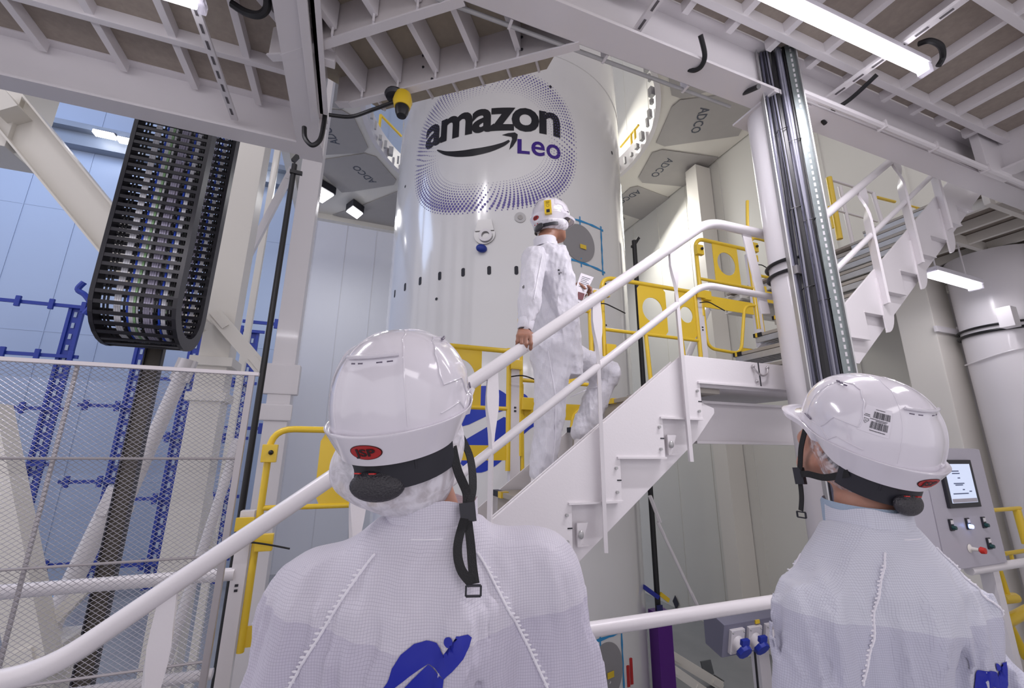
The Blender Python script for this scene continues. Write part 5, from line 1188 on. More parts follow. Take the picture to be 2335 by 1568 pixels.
def head_prims(F, Hm, ears=True):
    R = Hm.to_3x3(); P = lambda x, y, z: tuple(Hm @ Vector((x, y, z)))
    F.ell(P(0, -0.012, 0.035), (0.074, 0.094, 0.095), R, 0.02); F.ell(P(0, 0.012, -0.03), (0.064, 0.078, 0.085), R, 0.03)
    F.ell(P(0, 0.045, -0.075), (0.046, 0.042, 0.036), R, 0.03); F.ell(P(0, 0.078, -0.102), (0.020, 0.016, 0.016), R, 0.02)
    for s in (-1, 1):
        F.cone(P(s * 0.058, 0.0, -0.055), P(s * 0.028, 0.06, -0.100), 0.016, 0.016, 0.03)
        F.ell(P(s * 0.045, 0.062, -0.025), (0.022, 0.020, 0.02), R, 0.02)
        F.cone(P(s * 0.012, 0.090, 0.018), P(s * 0.045, 0.078, 0.017), 0.008, 0.007, 0.012)
        F.dent(P(s * 0.031, 0.094, -0.001), (0.015, 0.012, 0.010), R, 0.012)
        F.ell(P(s * 0.031, 0.080, -0.001), (0.013, 0.013, 0.012), R, 0.003)
        F.ell(P(s * 0.010, 0.098, -0.040), (0.008, 0.010, 0.007), R, 0.006)
        if ears: F.ell(P(s * 0.079, -0.008, -0.008), (0.009, 0.020, 0.032), (R @ Matrix.Rotation(s * 0.35, 3, 'Z')), 0.006)
    F.cone(P(0, 0.088, 0.012), P(0, 0.112, -0.036), 0.008, 0.011, 0.010)
    F.cone(P(-0.020, 0.086, -0.066), P(0.020, 0.086, -0.066), 0.007, 0.007, 0.008); F.cone(P(-0.016, 0.085, -0.078), P(0.016, 0.085, -0.078), 0.008, 0.008, 0.006)
def hand_prims(F, wrist, d, palm_n, side, curl=30, scale=1.0, spread=1.0, thumb_close=0.4, k=0.006, gap=0.021):
    """wrist point, direction of the hand, palm normal (where the fingers curl to), side=+1 when the thumb lies towards d x palm_n"""
    w = Vector(wrist); d = Vector(d).normalized(); n = (Vector(palm_n) - d * Vector(palm_n).dot(d)).normalized(); t = d.cross(n).normalized() * side; s = scale
    for q in (-0.028, -0.009, 0.010, 0.028):
        F.cone(w + t * (q * 0.6 * s) , w + d * (0.088 * s) + t * (q * s), 0.015 * s, 0.0115 * s, 0.015)
    L = ((0.030, 0.042, 0.025, 0.020), (0.0095, 0.046, 0.029, 0.022), (-0.0105, 0.043, 0.027, 0.021), (-0.030, 0.033, 0.020, 0.018))
    for i, (q, a, b, c) in enumerate(L):
        p = w + d * ((0.092 - 0.004 * abs(i - 1)) * s) + t * (q * s * spread); ang = 0.0; r = 0.0095 * s * (0.9 if i == 3 else 1)
        for j, l in enumerate((a, b, c)):
            ang += math.radians(curl * (0.8 if j == 0 else 1.1) + i * 3)
            e = (d * math.cos(ang) + n * math.sin(ang) + t * (0.06 * (1.5 - i) * spread if j == 0 else 0)).normalized(); p2 = p + e * (l * s)
            F.cone(p, p2, r, r * 0.92, k); p = p2; r *= 0.92
    p = w + d * (0.022 * s) + t * (0.028 * s); q1 = p + (d * 0.55 + t * 0.75 + n * 0.25).normalized() * 0.040 * s
    q2 = q1 + (d * 0.9 + t * (0.25 - thumb_close * 0.6) + n * (0.2 + thumb_close * 0.9)).normalized() * 0.032 * s; q3 = q2 + (d * 0.8 - t * (0.1 + thumb_close * 0.5) + n * (0.2 + thumb_close)).normalized() * 0.026 * s
    F.cone(w + d * 0.015 * s + t * .01 * s, q1, 0.015 * s, 0.0125 * s, 0.015); F.cone(q1, q2, 0.0115 * s, 0.0105 * s, 0.006); F.cone(q2, q3, 0.0105 * s, 0.009 * s, 0.006)
_rw = np.random.RandomState(5)
def folds(amp, seed, zs=1.0, f0=14):
    rs = np.random.RandomState(seed); W = []
    for i in range(7):
        f = f0 * (1.5 ** i) * 0.8; th = rs.uniform(0, 2 * math.pi); W.append((f * math.cos(th), f * math.sin(th), rs.uniform(-0.5, 0.5) * f * zs, rs.uniform(0, 6.28), 1 / (1.42 ** i)))
    def fn(x, y, z):
        wx = 0.03 * np.sin(9 * z + 3 * x + seed) ; d = np.zeros_like(x)
        for a, b, c, p, w in W:
            s_ = np.sin(a * (x + wx) + b * y + c * z + p); d = d + w * (1 - 2 * np.abs(s_) ** 0.8)
        return amp * d * 0.45
    return fn
def person(label, O, az, zf=GZ):
    t = thing('person', label, 'person', (O[0], O[1], zf)); t.rotation_euler = (0, 0, -math.radians(az)); return t
def to_local(O, az, zf, p):
    q = Vector(p) - Vector((O[0], O[1], zf)); a = math.radians(az); return Vector((q.x * math.cos(a) - q.y * math.sin(a), q.x * math.sin(a) + q.y * math.cos(a), q.z))
# ---------------------------------------------------------------- the two people watching from the gallery
cov_a = fabric_mat('coverall_cloth', (0.645, 0.62, 0.70), zline=(1.315, -0.15))
cov_b = fabric_mat('coverall_cloth_cool', (0.62, 0.63, 0.71), zline=(1.27, -0.1))
seam_m = mat('seam_thread', (0.80, 0.78, 0.84), 0.5)
def standing(label, O, az, head_c, hyaw, hpitch, hroll, cloth, sk, seed, width=1.0, barcode=False, collar_tilt=0.0, net=1, ears=True, shoulder_l=0.0, shoulder_r=0.0, dz=0.0, slope=0.0, dy=0.0, cloth_fold=0.022, face_off=(0, 0, 0)):
    t = person(label, O, az); hc = to_local(O, az, GZ, head_c)
    Hm = Matrix.Translation(hc) @ _rot(hyaw - az, hpitch, hroll).to_4x4(); R = Hm.to_3x3()
    neck = Vector((0, -0.015, 1.475 - dz)); W = width
    Hf = Hm @ Matrix.Translation(face_off)
    B = Field(); head_prims(B, Hf, ears)
    B.cone(tuple(hc + R @ Vector((0, -0.02, -0.055))), tuple(neck + Vector((0, 0, -0.02))), 0.056, 0.060, 0.03)
    B.torso([(0.86, .15, .10, 0, 0), (1.0, .145, .10, 0, 0), (1.2, .155, .105, 0, 0), (1.34 - dz, .17, .105, 0, -.01), (1.40 - dz, .11, .08, 0, -.015)], 0.04)
    for s in (-1, 1):
        sh = Vector((s * 0.175, -0.01, 1.36 - dz - slope)); el = Vector((s * 0.245 * W, -0.03, 1.10)); wr = Vector((s * 0.255 * W, 0.05, 0.87))
        B.cone(tuple(sh), tuple(el), 0.052, 0.042, 0.03); B.cone(tuple(el), tuple(wr), 0.041, 0.027, 0.02)
        hand_prims(B, wr, (s * -0.05, 0.10, -1), (-s, 0.15, 0), -1 if s > 0 else 1, 22)
        hp = Vector((s * 0.10, 0, 0.90)); kn = Vector((s * 0.11, 0.02, 0.50)); an = Vector((s * 0.12, -0.02, 0.10))
        B.cone(tuple(hp), tuple(kn), 0.085, 0.058, 0.04); B.cone(tuple(kn), tuple(an), 0.055, 0.038, 0.02)
        B.cone((s * 0.12, -0.04, 0.045), (s * 0.14, 0.14, 0.035), 0.038, 0.030, 0.02)
    v, f = B.mesh(0.0065); lmesh('body', v, f, sk, t)
    # eyes
    for s in (-1, 1):
        c = Hf @ Vector((s * 0.031, 0.082, -0.001)); e = lb(MB().sphere(c, 0.0125, 16, 12), 'eye', mat('eye_white', (0.8, 0.78, 0.76), 0.2), t)
        lb(MB().sphere(Hf @ Vector((s * 0.031, 0.0925, 0.001)), 0.0045, 10, 8), 'iris', mat('iris_brown', (0.05, 0.025, 0.01), 0.2), e)
    # coverall
    C = Field()
    C.torso([(0.84, .20 * W, .135, 0, 0), (0.98, .205 * W, .14, 0, 0), (1.10, .205 * W, .145, 0, 0), (1.22 - dz, .215 * W, .150, 0, -.004), (1.30 - dz, .220 * W, .150, 0, -.008), (1.36 - dz, .205 * W, .138, 0, -.012), (1.41 - dz, .150 * W, .115, 0, -.015), (1.445 - dz, .105, .090, 0, -.015), (1.475 - dz, .085, .080, 0, -.015)], 0.05)
    for s in (-1, 1):
        up = shoulder_l if s < 0 else shoulder_r
        sh = Vector((s * 0.190 * W, -0.015, 1.350 - dz - slope + up)); el = Vector((s * 0.262 * W, -0.035, 1.10 + up * .5)); wr = Vector((s * 0.258 * W, 0.045, 0.885))
        C.cone((s * 0.08, -0.015, 1.415 - dz), tuple(sh), 0.050, 0.078, 0.05)
        C.cone(tuple(sh), tuple(el), 0.083, 0.075, 0.05); C.cone(tuple(el), tuple(wr), 0.073, 0.042, 0.03)
        hp = Vector((s * 0.10, 0, 0.88)); kn = Vector((s * 0.115, 0.02, 0.50)); an = Vector((s * 0.125, -0.01, 0.10))
        C.cone(tuple(hp), tuple(kn), 0.115, 0.092, 0.04); C.cone(tuple(kn), tuple(an), 0.090, 0.075, 0.02)
    fo = folds(cloth_fold, seed, 0.35, 22)
    def disp(x, y, z):
        am = np.clip((1.45 - dz - z) / 0.12, 0.05, 1) ; return fo(x, y, z) * am + 0.004 * np.sin(46 * x + 3 * np.sin(8 * z)) * np.clip((1.38 - dz - z) / 0.2, 0, 1)
    v, f = C.mesh(0.0065, disp); cov = lmesh('coverall', v, f, cloth, t, label='white cleanroom coverall')
    bvh = BVHTree.FromPolygons([tuple(q) for q in v], [tuple(int(i) for i in q) for q in f])
    # collar: a standing band, open at the front
    mb = MB(); n = 40; vs = []
    for i in range(n + 1):
        a = math.radians(-158 + 316 * i / n); c, s_ = -math.cos(a), math.sin(a)
        for (r, z, o) in ((1.06, 1.447 - dz, 0), (1.0, 1.470 - dz, 0), (0.97, 1.510 - dz + 0.004 * math.sin(5 * a), 0), (0.95, 1.508 - dz + 0.004 * math.sin(5 * a), 0), (0.95, 1.45 - dz, 0)):
            ax_, ay_ = 0.083 * r, 0.080 * r
            vs.append((s_ * ax_ + collar_tilt * (z - 1.45 + dz), c * ay_ - 0.015 + 0.002 * math.sin(9 * a), z))
    fs = [(i * 5 + k, i * 5 + 5 + k, i * 5 + 6 + k, i * 5 + 1 + k) for i in range(n) for k in range(4)]
    lb(mb.add(vs, fs), 'collar', cloth, cov)
    mb = MB(); mb.tube([(math.sin(a) * 0.0895, -math.cos(a) * 0.0865 - 0.015, 1.457 - dz) for a in [math.radians(-150 + 300 * k / 40) for k in range(41)]], 0.0014, 5); lb(mb, 'collar_seam', seam_m, cov)
    def on_back(x, z, off=0.001, y0=-1.0):
        h = bvh.ray_cast(Vector((x, y0, z)), Vector((0, 1, 0)))
        return (h[0] + h[1] * off * (1 if h[1].y < 0 else -1)) if h[0] else Vector((x, -0.15, z))
    for s in (-1, 1):
        P = [on_back(s * x, z, 0.0015) for x, z in [(0.080 + 0.125 * k / 60, 1.435 - dz - 0.21 * (k / 60) ** 1.12) for k in range(61)]]
        mb = MB()
        mb.tube([p + Vector((0.0, 0, 0)) for p in P], [0.0016 + 0.0010 * abs(math.sin(k * 1.25)) for k in range(61)], 6)
        for k in range(8, 60, 2): mb.sphere(P[k] + Vector((s * 0.003 + 0.002 * math.sin(k * 2.3), 0.0006, 0)), 0.0034, 8, 6, (1.5, 0.45, 0.6))
        lb(mb, 'raglan_seam', seam_m, cov)
    P = []
    for k in range(50):
        h_ = bvh.ray_cast(Vector((-1, 0.055 + 0.03 * k / 50, 1.405 - dz - 0.27 * k / 50)), Vector((1, 0, 0)))
        if h_[0]: P.append(h_[0] + Vector((-0.0015, 0, 0)))
    if len(P) > 10:
        mb = MB().tube(P, 0.002, 6)
        for k in range(4, len(P), 2): mb.sphere(P[k] + Vector((-.0003, 0.003, 0)), 0.0034, 8, 6, (.45, 1.5, 0.6))
        lb(mb, 'raglan_seam', seam_m, cov)
    return t, Hm, cov, bvh, on_back, hc
def emblem(cov, on_back, cx, cz, k=0.00027, tilt=0.0, text=None):
    """blue planet with an orbit swoosh, k = metres per drawing unit"""
    q0 = (1240, 1040)
    def L(x, y):
        u, w = (x - q0[0]) * k, -(y - q0[1]) * k; c, s = math.cos(tilt), math.sin(tilt); return on_back(cx + u * c - w * s, cz + u * s + w * c, 0.0018)
    up = [(975, 1188), (1035, 1130), (1095, 1050), (1112, 990), (1150, 932), (1210, 894), (1270, 886), (1330, 900), (1368, 942), (1380, 992), (1432, 955), (1470, 905), (1478, 882), (1462, 872), (1428, 870), (1432, 860), (1490, 856), (1510, 872), (1500, 908), (1468, 955), (1420, 1003), (1376, 1040), (1340, 1010), (1290, 988), (1200, 1030), (1110, 1090), (1040, 1188), (900, 1290), (880, 1300)]
    lo = [(1290, 990), (1376, 1040), (1372, 1090), (1345, 1145), (1290, 1195), (1230, 1225), (1170, 1215), (1138, 1180), (1138, 1135), (1165, 1090), (1210, 1050)]
    mb = MB()
    for P in (up, lo, [(1392 + 23 * math.cos(a), 888 + 23 * math.sin(a)) for a in [2 * math.pi * i / 20 for i in range(20)]]):
        bm = bmesh.new(); fc = bm.faces.new([bm.verts.new((p[0], p[1], 0)) for p in P]); bmesh.ops.triangulate(bm, faces=[fc])
        for _ in range(4):
            E = [e for e in bm.edges if e.calc_length() > 26]
            if E: bmesh.ops.subdivide_edges(bm, edges=E, cuts=1)
        bmesh.ops.triangulate(bm, faces=bm.faces); bm.verts.index_update()
        mb.add([L(v_.co.x, v_.co.y) for v_ in bm.verts], [tuple(v_.index for v_ in f_.verts) for f_ in bm.faces]); bm.free()
    lmesh('back_emblem', mb.v, mb.f, inkbl2, cov, label='blue planet emblem printed on the back')
    if text:
        vs, fs = text_polys(text[0], 0.03, 1.0, 3); x1 = max(q[0] for q in vs); y1 = max(q[1] for q in vs)
        lmesh('back_lettering', [L(text[1] + q[0] / x1 * (text[2] - text[1]), text[3] + (1 - q[1] / y1) * (text[4] - text[3])) for q in vs], fs, inkb, cov, label='black letters below the emblem')
inkbl2 = mat('print_blue', (0.0, 0.008, 0.33), 0.5)
def hairnet(t, Hm, parts, seed=1, m=None, lo_cut=-0.16, hi=-0.01, name='hairnet'):
    F = Field(); R = Hm.to_3x3()
    for c, r in parts: F.ell(tuple(Hm @ Vector(c)), r, R, 0.03)
    fo = folds(0.0016, seed, 1.0, 40)
    v, f = F.mesh(0.0045, lambda x, y, z: fo(x, y, z)); inv = Hm.inverted()
    Z = np.array([(inv @ Vector(q)).z for q in v]); Y = np.array([(inv @ Vector(q)).y for q in v])
    keep = [q for q in f if Z[q].max() < hi]
    return lmesh(name, v, keep, m or net_m, t, label='crinkled translucent white hairnet')
def ribbon(parent, pts, w, side, name='strap', th=0.002, m=None, n=6):
    P = spl(pts, n); sd = side
    return lb(MB().strip(P, w, th, sd), name, m or strapm, parent)
# ---- the nearest watcher
HA_C = ray(927, 942) / F_PX * 0.775
OA = (0.155, 0.83); AZA = 15
tA, HmA, covA, bvA, onA, hcA = standing('person in white coverall and hard hat seen from behind, nearest the viewer', OA, AZA, HA_C, 31, 19, -2, cov_a, skin, 11, width=0.96, shoulder_r=0.02, shoulder_l=-0.015, slope=0.0)
make_helmet(tA, HmA); hA = harness(tA, HmA)
hairnet(tA, HmA, [((0, -0.035, -0.055), (0.098, 0.092, 0.075)), ((-0.055, -0.05, -0.085), (0.070, 0.060, 0.062)), ((0.02, -0.05, -0.10), (0.065, 0.05, 0.05)), ((0.070, 0.0, -0.05), (0.030, 0.05, 0.06)), ((0.005, -0.040, -0.125), (0.072, 0.055, 0.045))], 3)
Xa = lambda *p: HmA @ Vector(p)
ribbon(tA, [Xa(0.098, -0.045, -0.05), Xa(0.105, -0.05, -0.09), Xa(0.115, -0.045, -0.13), Xa(0.118, -0.06, -0.155)], 0.017, (0.6, 0.5, 0.2), 'chin_strap')
ribbon(tA, [Xa(0.092, 0.02, -0.05), Xa(0.110, 0.01, -0.09), Xa(0.122, -0.03, -0.13), Xa(0.118, -0.06, -0.155)], 0.015, (0.6, 0.5, 0.2), 'chin_strap')
q = Xa(0.118, -0.062, -0.155)
ribbon(tA, [q, q + Vector((-0.012, -0.030, -0.045)), q + Vector((-0.006, -0.048, -0.075)), q + Vector((0.012, -0.056, -0.094))], 0.014, (1, 0.1, 0), 'chin_strap')
ribbon(tA, [q, q + Vector((0.008, -0.024, -0.045)), q + Vector((0.012, -0.042, -0.075)), q + Vector((0.016, -0.055, -0.094))], 0.014, (1, 0.1, 0), 'chin_strap')
bk = lb(MB().bar(q + Vector((0, -.004, 0.014)), q + Vector((0.004, -.004, -0.016)), 0.026, 0.008, up=(0, 1, 0)), 'strap_buckle', dark, tA)
e = q + Vector((0.014, -0.058, -0.096)); mb = MB()
for a, b in (((-.011, 0, 0), (.011, 0, 0)), ((-.011, 0, -.014), (.011, 0, -.014)), ((-.011, 0, 0), (-.011, 0, -.014)), ((.011, 0, 0), (.011, 0, -.014))): mb.bar(e + Vector(a), e + Vector(b), 0.003, 0.003)
lb(mb, 'strap_end_ring', dark, tA)
emblem(covA, onA, 0.002, 1.292, 0.00027, 0.0, ('co', 1545, 1690, 1160, 1250))
# ---- the second watcher
HB_C = Vector((ray(1962, 1003) / ray(1962, 1003).to_2d().length)) * 1.30
OB = (HB_C.x - 0.012, HB_C.y + 0.025); AZB = 2
tB, HmB, covB, bvB, onB, hcB = standing('person in white coverall looking up sideways, light blue shirt collar, beside the control cabinet', OB, AZB, HB_C, 9, 27, 0, cov_b, skin, 23, width=0.93, barcode=True, dz=0.030, slope=0.062, face_off=(0, 0.03, -0.015))
make_helmet(tB, HmB, barcode=True); harness(tB, HmB)
lmv = Field(); 
Rb = HmB.to_3x3(); lmv.ell(tuple(HmB @ Vector((0, -0.005, 0.0))), (0.080, 0.096, 0.105), Rb, .01)
v_, f_ = lmv.mesh(0.006, lambda x, y, z: 0.0015 * np.sin(300 * x) * np.sin(280 * z + 200 * y)); inv_ = HmB.inverted(); L_ = np.array([tuple(inv_ @ Vector(q)) for q in v_])
keep = [q for q in f_ if (L_[q][:, 1].max() < 0.045) and (L_[q][:, 2].min() > -0.080)]
lmesh('hair', v_, keep, hair_m, tB)
hairnet(tB, HmB, [((0, -0.025, -0.03), (0.088, 0.100, 0.072)), ((-0.035, -0.03, -0.065), (0.052, 0.06, 0.045)), ((-0.04, 0.03, -0.02), (0.046, 0.05, 0.05))], 7, m=net_b)
Xb = lambda *p: HmB @ Vector(p)
ribbon(tB, [Xb(-0.092, 0.060, -0.005), Xb(-0.088, 0.062, -0.05), Xb(-0.080, 0.060, -0.095), Xb(-0.073, 0.060, -0.125)], 0.015, (0.3, 1, 0.1), 'chin_strap')
ribbon(tB, [Xb(-0.098, -0.070, -0.045), Xb(-0.092, -0.02, -0.085), Xb(-0.085, 0.03, -0.105), Xb(-0.074, 0.060, -0.125)], 0.015, (0.1, 0.4, 1), 'chin_strap')
q = Xb(-0.074, 0.060, -0.125)
lb(MB().bar(q + Vector((0, 0, 0.018)), q + Vector((0, -.002, -0.022)), 0.024, 0.010, up=(1, 0, 0)), 'strap_buckle', dark, tB)
ribbon(tB, [q, q + Vector((0.0, 0.002, -0.05)), q + Vector((-.002, 0.008, -0.085))], 0.015, (0.3, 1, 0), 'chin_strap')
e = q + Vector((-.002, 0.008, -0.088)); mb = MB()
for a, b in (((0, -.011, 0), (0, .011, 0)), ((0, -.011, -.013), (0, .011, -.013)), ((0, -.011, 0), (0, -.011, -.013)), ((0, .011, 0), (0, .011, -.013))): mb.bar(e + Vector(a), e + Vector(b), 0.003, 0.003)
lb(mb, 'strap_end_ring', dark, tB)
# shirt collar under the coverall
mb = MB(); vs = []; n = 40
for i in range(n + 1):
    a = math.radians(-165 + 330 * i / n); c, s_ = -math.cos(a), math.sin(a)
    for r, z in ((0.068, 1.42), (0.071, 1.483), (0.073, 1.490), (0.077, 1.483), (0.078, 1.44)):
        vs.append((s_ * r * 1.02, c * r - 0.012, z + 0.008 * c))
lb(mb.add(vs, [(i * 5 + k, i * 5 + 5 + k, i * 5 + 6 + k, i * 5 + 1 + k) for i in range(n) for k in range(4)]), 'shirt_collar', poly_m, tB, label='light blue ribbed shirt collar')
emblem(covB, onB, 0.05, 1.165, 0.00027, 0.0)

def pj(v):
    v = Vector(v); v = v - Vector((0, 0, Z0)); d = v.dot(_fw); return (round(W_PX / 2 + F_PX * v.dot(_rt) / d), round(H_PX / 2 - F_PX * v.dot(_uu) / d))
# ---------------------------------------------------------------- the person climbing the stairs
OC = (1.05, 2.12); AZC = 78; ZC = -0.27
tC = person('person in white coverall climbing the stairs with one hand on the handrail', OC, AZC, ZC)
def wl(px, py, Y): return to_local(OC, AZC, ZC, atY(px, py, Y))
def wv(d): a = math.radians(AZC); return Vector((d[0] * math.cos(a) - d[1] * math.sin(a), d[0] * math.sin(a) + d[1] * math.cos(a), d[2]))
hC = wl(1258, 505, 2.16); HmC = Matrix.Translation(hC) @ _rot(70 - AZC, 4, 0).to_4x4() @ Matrix.Scale(0.93, 4)
neckC, hipC = wl(1243, 556, 2.15), wl(1266, 800, 2.15)
shR, elR, wrR = wl(1222, 596, 2.00), wl(1208, 690, 1.95), wl(1197, 748, 1.925)
shL, elL, wrL = wl(1262, 598, 2.32), wl(1256, 690, 2.36), wl(1292, 668, 2.33)
knR, anR = wl(1254, 945, 2.06), wl(1238, 1082, 2.06)
knL, anL = wl(1382, 850, 2.26), wl(1333, 975, 2.26)
hpR, hpL = wl(1258, 806, 2.07), wl(1282, 806, 2.23)
sp = (neckC - hipC); Lz = sp.length; z_ = sp.normalized(); x_ = Vector((1, 0, 0)); x_ = (x_ - z_ * x_.dot(z_)).normalized(); y_ = z_.cross(x_); RC = Matrix((x_, y_, z_)).transposed()
B = Field(); Rh = HmC.to_3x3().normalized()
HmS = Matrix.Translation(hC) @ Rh.to_4x4()
head_prims(B, HmS)
B.cone(tuple(hC + Rh @ Vector((0, -0.02, -0.055))), tuple(neckC), 0.054, 0.058, 0.03)
B.torso([(-.05, .14, .09, 0, 0), (.2, .13, .09, 0, 0), (.42, .13, .085, 0, 0), (.54, .11, .065, 0, 0), (.62, .05, .045, 0, 0)], 0.04, RC, tuple(hipC))
for a, b, c, r in ((shR, elR, wrR, 0), (shL, elL, wrL, 0)):
    B.cone(tuple(a.lerp(b, .12)), tuple(b), 0.042, 0.038, 0.02); B.cone(tuple(b), tuple(c), 0.040, 0.027, 0.02)
for a, b, c in ((hpR, knR, anR), (hpL, knL, anL)):
    B.cone(tuple(a), tuple(b), 0.075, 0.056, 0.03); B.cone(tuple(b), tuple(c), 0.054, 0.038, 0.02)
hand_prims(B, wrR.lerp(wl(1193, 758, 1.925), .8), wv((-0.25, -0.70, -0.42)), wv((0, 0.1, -1)), 1, 48, 1.0, 1.0, 0.5)
hand_prims(B, wrL + (wl(1308, 655, 2.33) - wrL) * 0.5, wv((0.95, -0.1, 0.25)), wv((0.1, -0.5, -0.8)), -1, 38, 0.95, 0.9, 0.9)
v, f = B.mesh(0.0055); lmesh('body', v, f, skin2, tC)
for s in (-1, 1):
    e = lb(MB().sphere(HmS @ Vector((s * 0.031, 0.082, -0.001)), 0.0125, 14, 10), 'eye', mat('eye_white', (0.8, 0.78, 0.76), 0.2), tC)
    lb(MB().sphere(HmS @ Vector((s * 0.031, 0.0925, 0.001)), 0.0045, 10, 8), 'iris', mat('iris_brown', (0.05, 0.025, 0.01), 0.2), e)
C = Field()
C.torso([(-.16, .15, .125, 0, 0), (-.04, .172, .140, 0, 0.005), (.08, .165, .128, 0, 0.012), (.26, .170, .128, 0, 0.012), (.42, .185, .130, 0, 0), (.54, .182, .122, 0, -0.005), (.61, .140, .100, 0, 0), (Lz - .03, .078, .072, 0, 0), (Lz + .012, .066, .064, 0, 0.002)], 0.045, RC, tuple(hipC))
C.cone(tuple(shR + Vector((-.02, 0, .025))), tuple(elR), 0.080, 0.064, 0.04); C.cone(tuple(elR), tuple(wrR), 0.062, 0.036, 0.02)
C.cone(tuple(elR + Vector((0, 0, .01))), tuple(elR.lerp(wrR, 0.5)), 0.064, 0.050, 0.02)
C.cone(tuple(shL + Vector((.02, 0, .025))), tuple(elL), 0.080, 0.060, 0.04); C.cone(tuple(elL), tuple(wrL), 0.058, 0.036, 0.02)
C.cone(tuple(hpR), tuple(knR), 0.112, 0.088, 0.04); C.cone(tuple(knR), tuple(anR), 0.086, 0.070, 0.03)
C.cone(tuple(hpL), tuple(knL), 0.110, 0.090, 0.04); C.cone(tuple(knL), tuple(anL + (anL - knL).normalized() * 0.03), 0.084, 0.074, 0.03)
foC = folds(0.010, 41, 0.6, 24); foD = folds(0.004, 12, 1.6, 34)
v, f = C.mesh(0.006, lambda x, y, z: foC(x, y, z) + foD(x, y, z))
covC = lmesh('coverall', v, f, fabric_mat('coverall_cloth_far', (0.72, 0.71, 0.76), pitch=0.006), tC, label='white cleanroom coverall')
bvC = BVHTree.FromPolygons([tuple(q) for q in v], [tuple(int(i) for i in q) for q in f])
mb = MB(); vs = []; n = 30
for i in range(n + 1):
    a = math.radians(-165 + 330 * i / n); c, s_ = -math.cos(a), math.sin(a)
    for r, z in ((0.074, Lz - 0.03), (0.071, Lz + 0.0), (0.070, Lz + 0.028), (0.067, Lz + 0.026), (0.066, Lz - 0.02)): vs.append(hipC + RC @ Vector((s_ * r, c * r, z)))
lb(mb.add(vs, [(i * 5 + k, i * 5 + 5 + k, i * 5 + 6 + k, i * 5 + 1 + k) for i in range(n) for k in range(4)]), 'collar', covC.data.materials[0], covC)
for a, b in ((elR, wrR), (elL, wrL)):
    d = (b - a).normalized(); lb(MB().tube([b - d * 0.05, b - d * .045, b + d * 0.005, b + d * 0.012], [0.040, 0.043, 0.040, 0.036], 20), 'cuff', covC.data.materials[0], covC)
    lb(MB().tube([b + d * 0.010, b + d * 0.016], [0.033, 0.032], 16), 'cuff_edge', dark, covC)
# side seams, pocket, small lettering
def onC(px, py, off=0.002):
    Rr = ray(px, py).normalized(); o = to_local(OC, AZC, ZC, (0, 0, 0)); d = wv(Rr); h = bvC.ray_cast(o, d); return (h[0] - d * off) if h[0] else (o + d * 2.4)
for P in ([(1236, 585), (1225, 640), (1216, 690)], [(1250, 800), (1262, 870), (1268, 905), (1266, 1000), (1258, 1080)], [(1300, 905), (1345, 885), (1375, 880)]):
    pts = []
    for a, b in zip(P, P[1:]): pts += [onC(a[0] + (b[0] - a[0]) * k / 6, a[1] + (b[1] - a[1]) * k / 6) for k in range(6)]
    lb(MB().tube(pts, 0.0028, 6), 'seam', seam_m, covC)
mb = MB()
for (px, py, w, h) in ((1272, 614, 4, 3), (1274, 621, 2, 5), (1278, 620, 2, 3), (1191, 652, 3, 5), (1193, 650, 2, 6)): mb.add([onC(px, py, .004), onC(px + w, py, .004), onC(px + w, py + h, .004), onC(px, py + h, .004)], [(0, 1, 2, 3)])
lb(mb, 'coverall_print', inkb, covC)
make_helmet(tC, HmC, detector=True); harness(tC, HmC)
hairnet(tC, HmC, [((0, -0.03, -0.045), (0.092, 0.095, 0.045)), ((0.06, 0.02, -0.03), (0.030, 0.060, 0.04))], 5)
# short dark hair and temple of the glasses
Xc = lambda *p: HmC @ Vector(p)
g = lb(MB().tube([Xc(0.082, 0.01, 0.0), Xc(0.078, 0.06, 0.0), Xc(0.060, 0.10, 0.0), Xc(0.03, 0.112, 0.0)], 0.003, 6), 'glasses', dark, tC)
lb(MB().tube([Xc(0.035 + 0.022 * math.cos(a), 0.108 - 0.01 * math.cos(a), -0.006 + 0.018 * math.sin(a)) for a in [2 * math.pi * k / 16 for k in range(16)]], 0.002, 6, closed=True), 'lens_rim', dark, g)
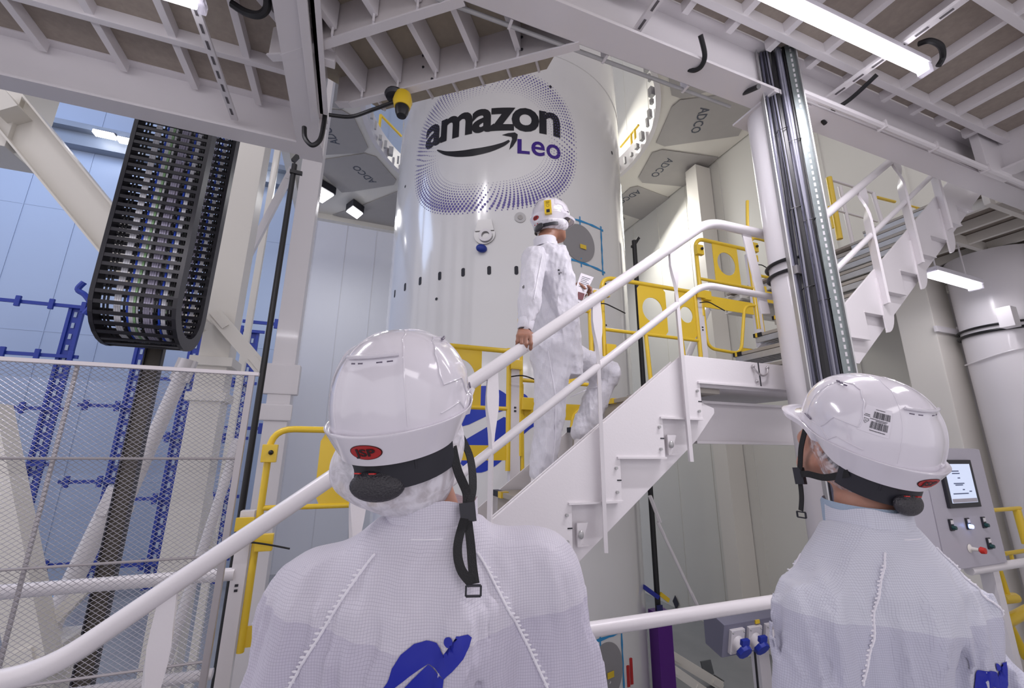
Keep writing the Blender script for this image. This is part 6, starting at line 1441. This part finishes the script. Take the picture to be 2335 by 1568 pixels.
# overshoes
for a, tread, fx in ((anR, -0.27, 0.0), (anL, -0.06, 0.0)):
    z = tread - ZC; mbf = Field(); heel = Vector((a.x, a.y - 0.03, z + 0.045))
    mbf.cone(tuple(heel), (a.x, a.y + 0.05, z + 0.042), 0.044, 0.042, 0.02).cone((a.x, a.y + 0.05, z + 0.040), (a.x, a.y + 0.16, z + 0.034), 0.042, 0.033, 0.02).cone(tuple(heel), (a.x, a.y - 0.01, max(a.z, z + .12)), 0.045, 0.05, 0.03)
    mbf.cut(lambda X, Y, Z, D, z=z: np.maximum(D, (z + 0.002) - Z))
    v, f = mbf.mesh(0.006); sh = lmesh('overshoe', v, f, offw, tC)
    lb(MB().prism([(a.x + q[0], a.y + q[1], z) for q in ((-.038, -.07), (.038, -.07), (.042, .05), (.03, .185), (-.03, .185), (-.042, .05))], (0, 0, 0.014)), 'sole', black, sh)
# leaflet in the raised hand
P = [atY(1325, 622, 2.27), atY(1354, 632, 2.30), atY(1326, 690, 2.27), atY(1303, 684, 2.24)]
c = sum(P, Vector((0, 0, 0))) / 4; lf = thing('leaflet', 'folded white leaflet held in the raised hand of the climbing person', 'paper', c)
n_ = (P[1] - P[0]).cross(P[2] - P[0]).normalized()
MB().prism(P, n_ * 0.003).build('page', mat('paper_white', (0.78, 0.75, 0.80), 0.6), lf, smooth=False)
fl = lambda u, w: P[0] + (P[1] - P[0]) * u + (P[3] - P[0]) * w
nn = n_ if n_.y < 0 else -n_
o_ = nn * (0.0012 if n_.y >= 0 else 0.0042)
MB().add([fl(u, w) + o_ for u, w in ((.25, .66), (.75, .66), (.75, .9), (.25, .9))], [(0, 1, 2, 3)]).build('picture', mat('leaflet_red', (0.16, 0.05, 0.06), 0.5), lf, smooth=False)
mb = MB()
for k in range(7): mb.add([fl(u, w) + o_ for u, w in ((.15, .1 + k * .06), (.8 - .1 * (k % 3), .1 + k * .06), (.8 - .1 * (k % 3), .115 + k * .06), (.15, .115 + k * .06))], [(0, 1, 2, 3)])
mb.build('print_lines', petal_txt, lf, smooth=False)
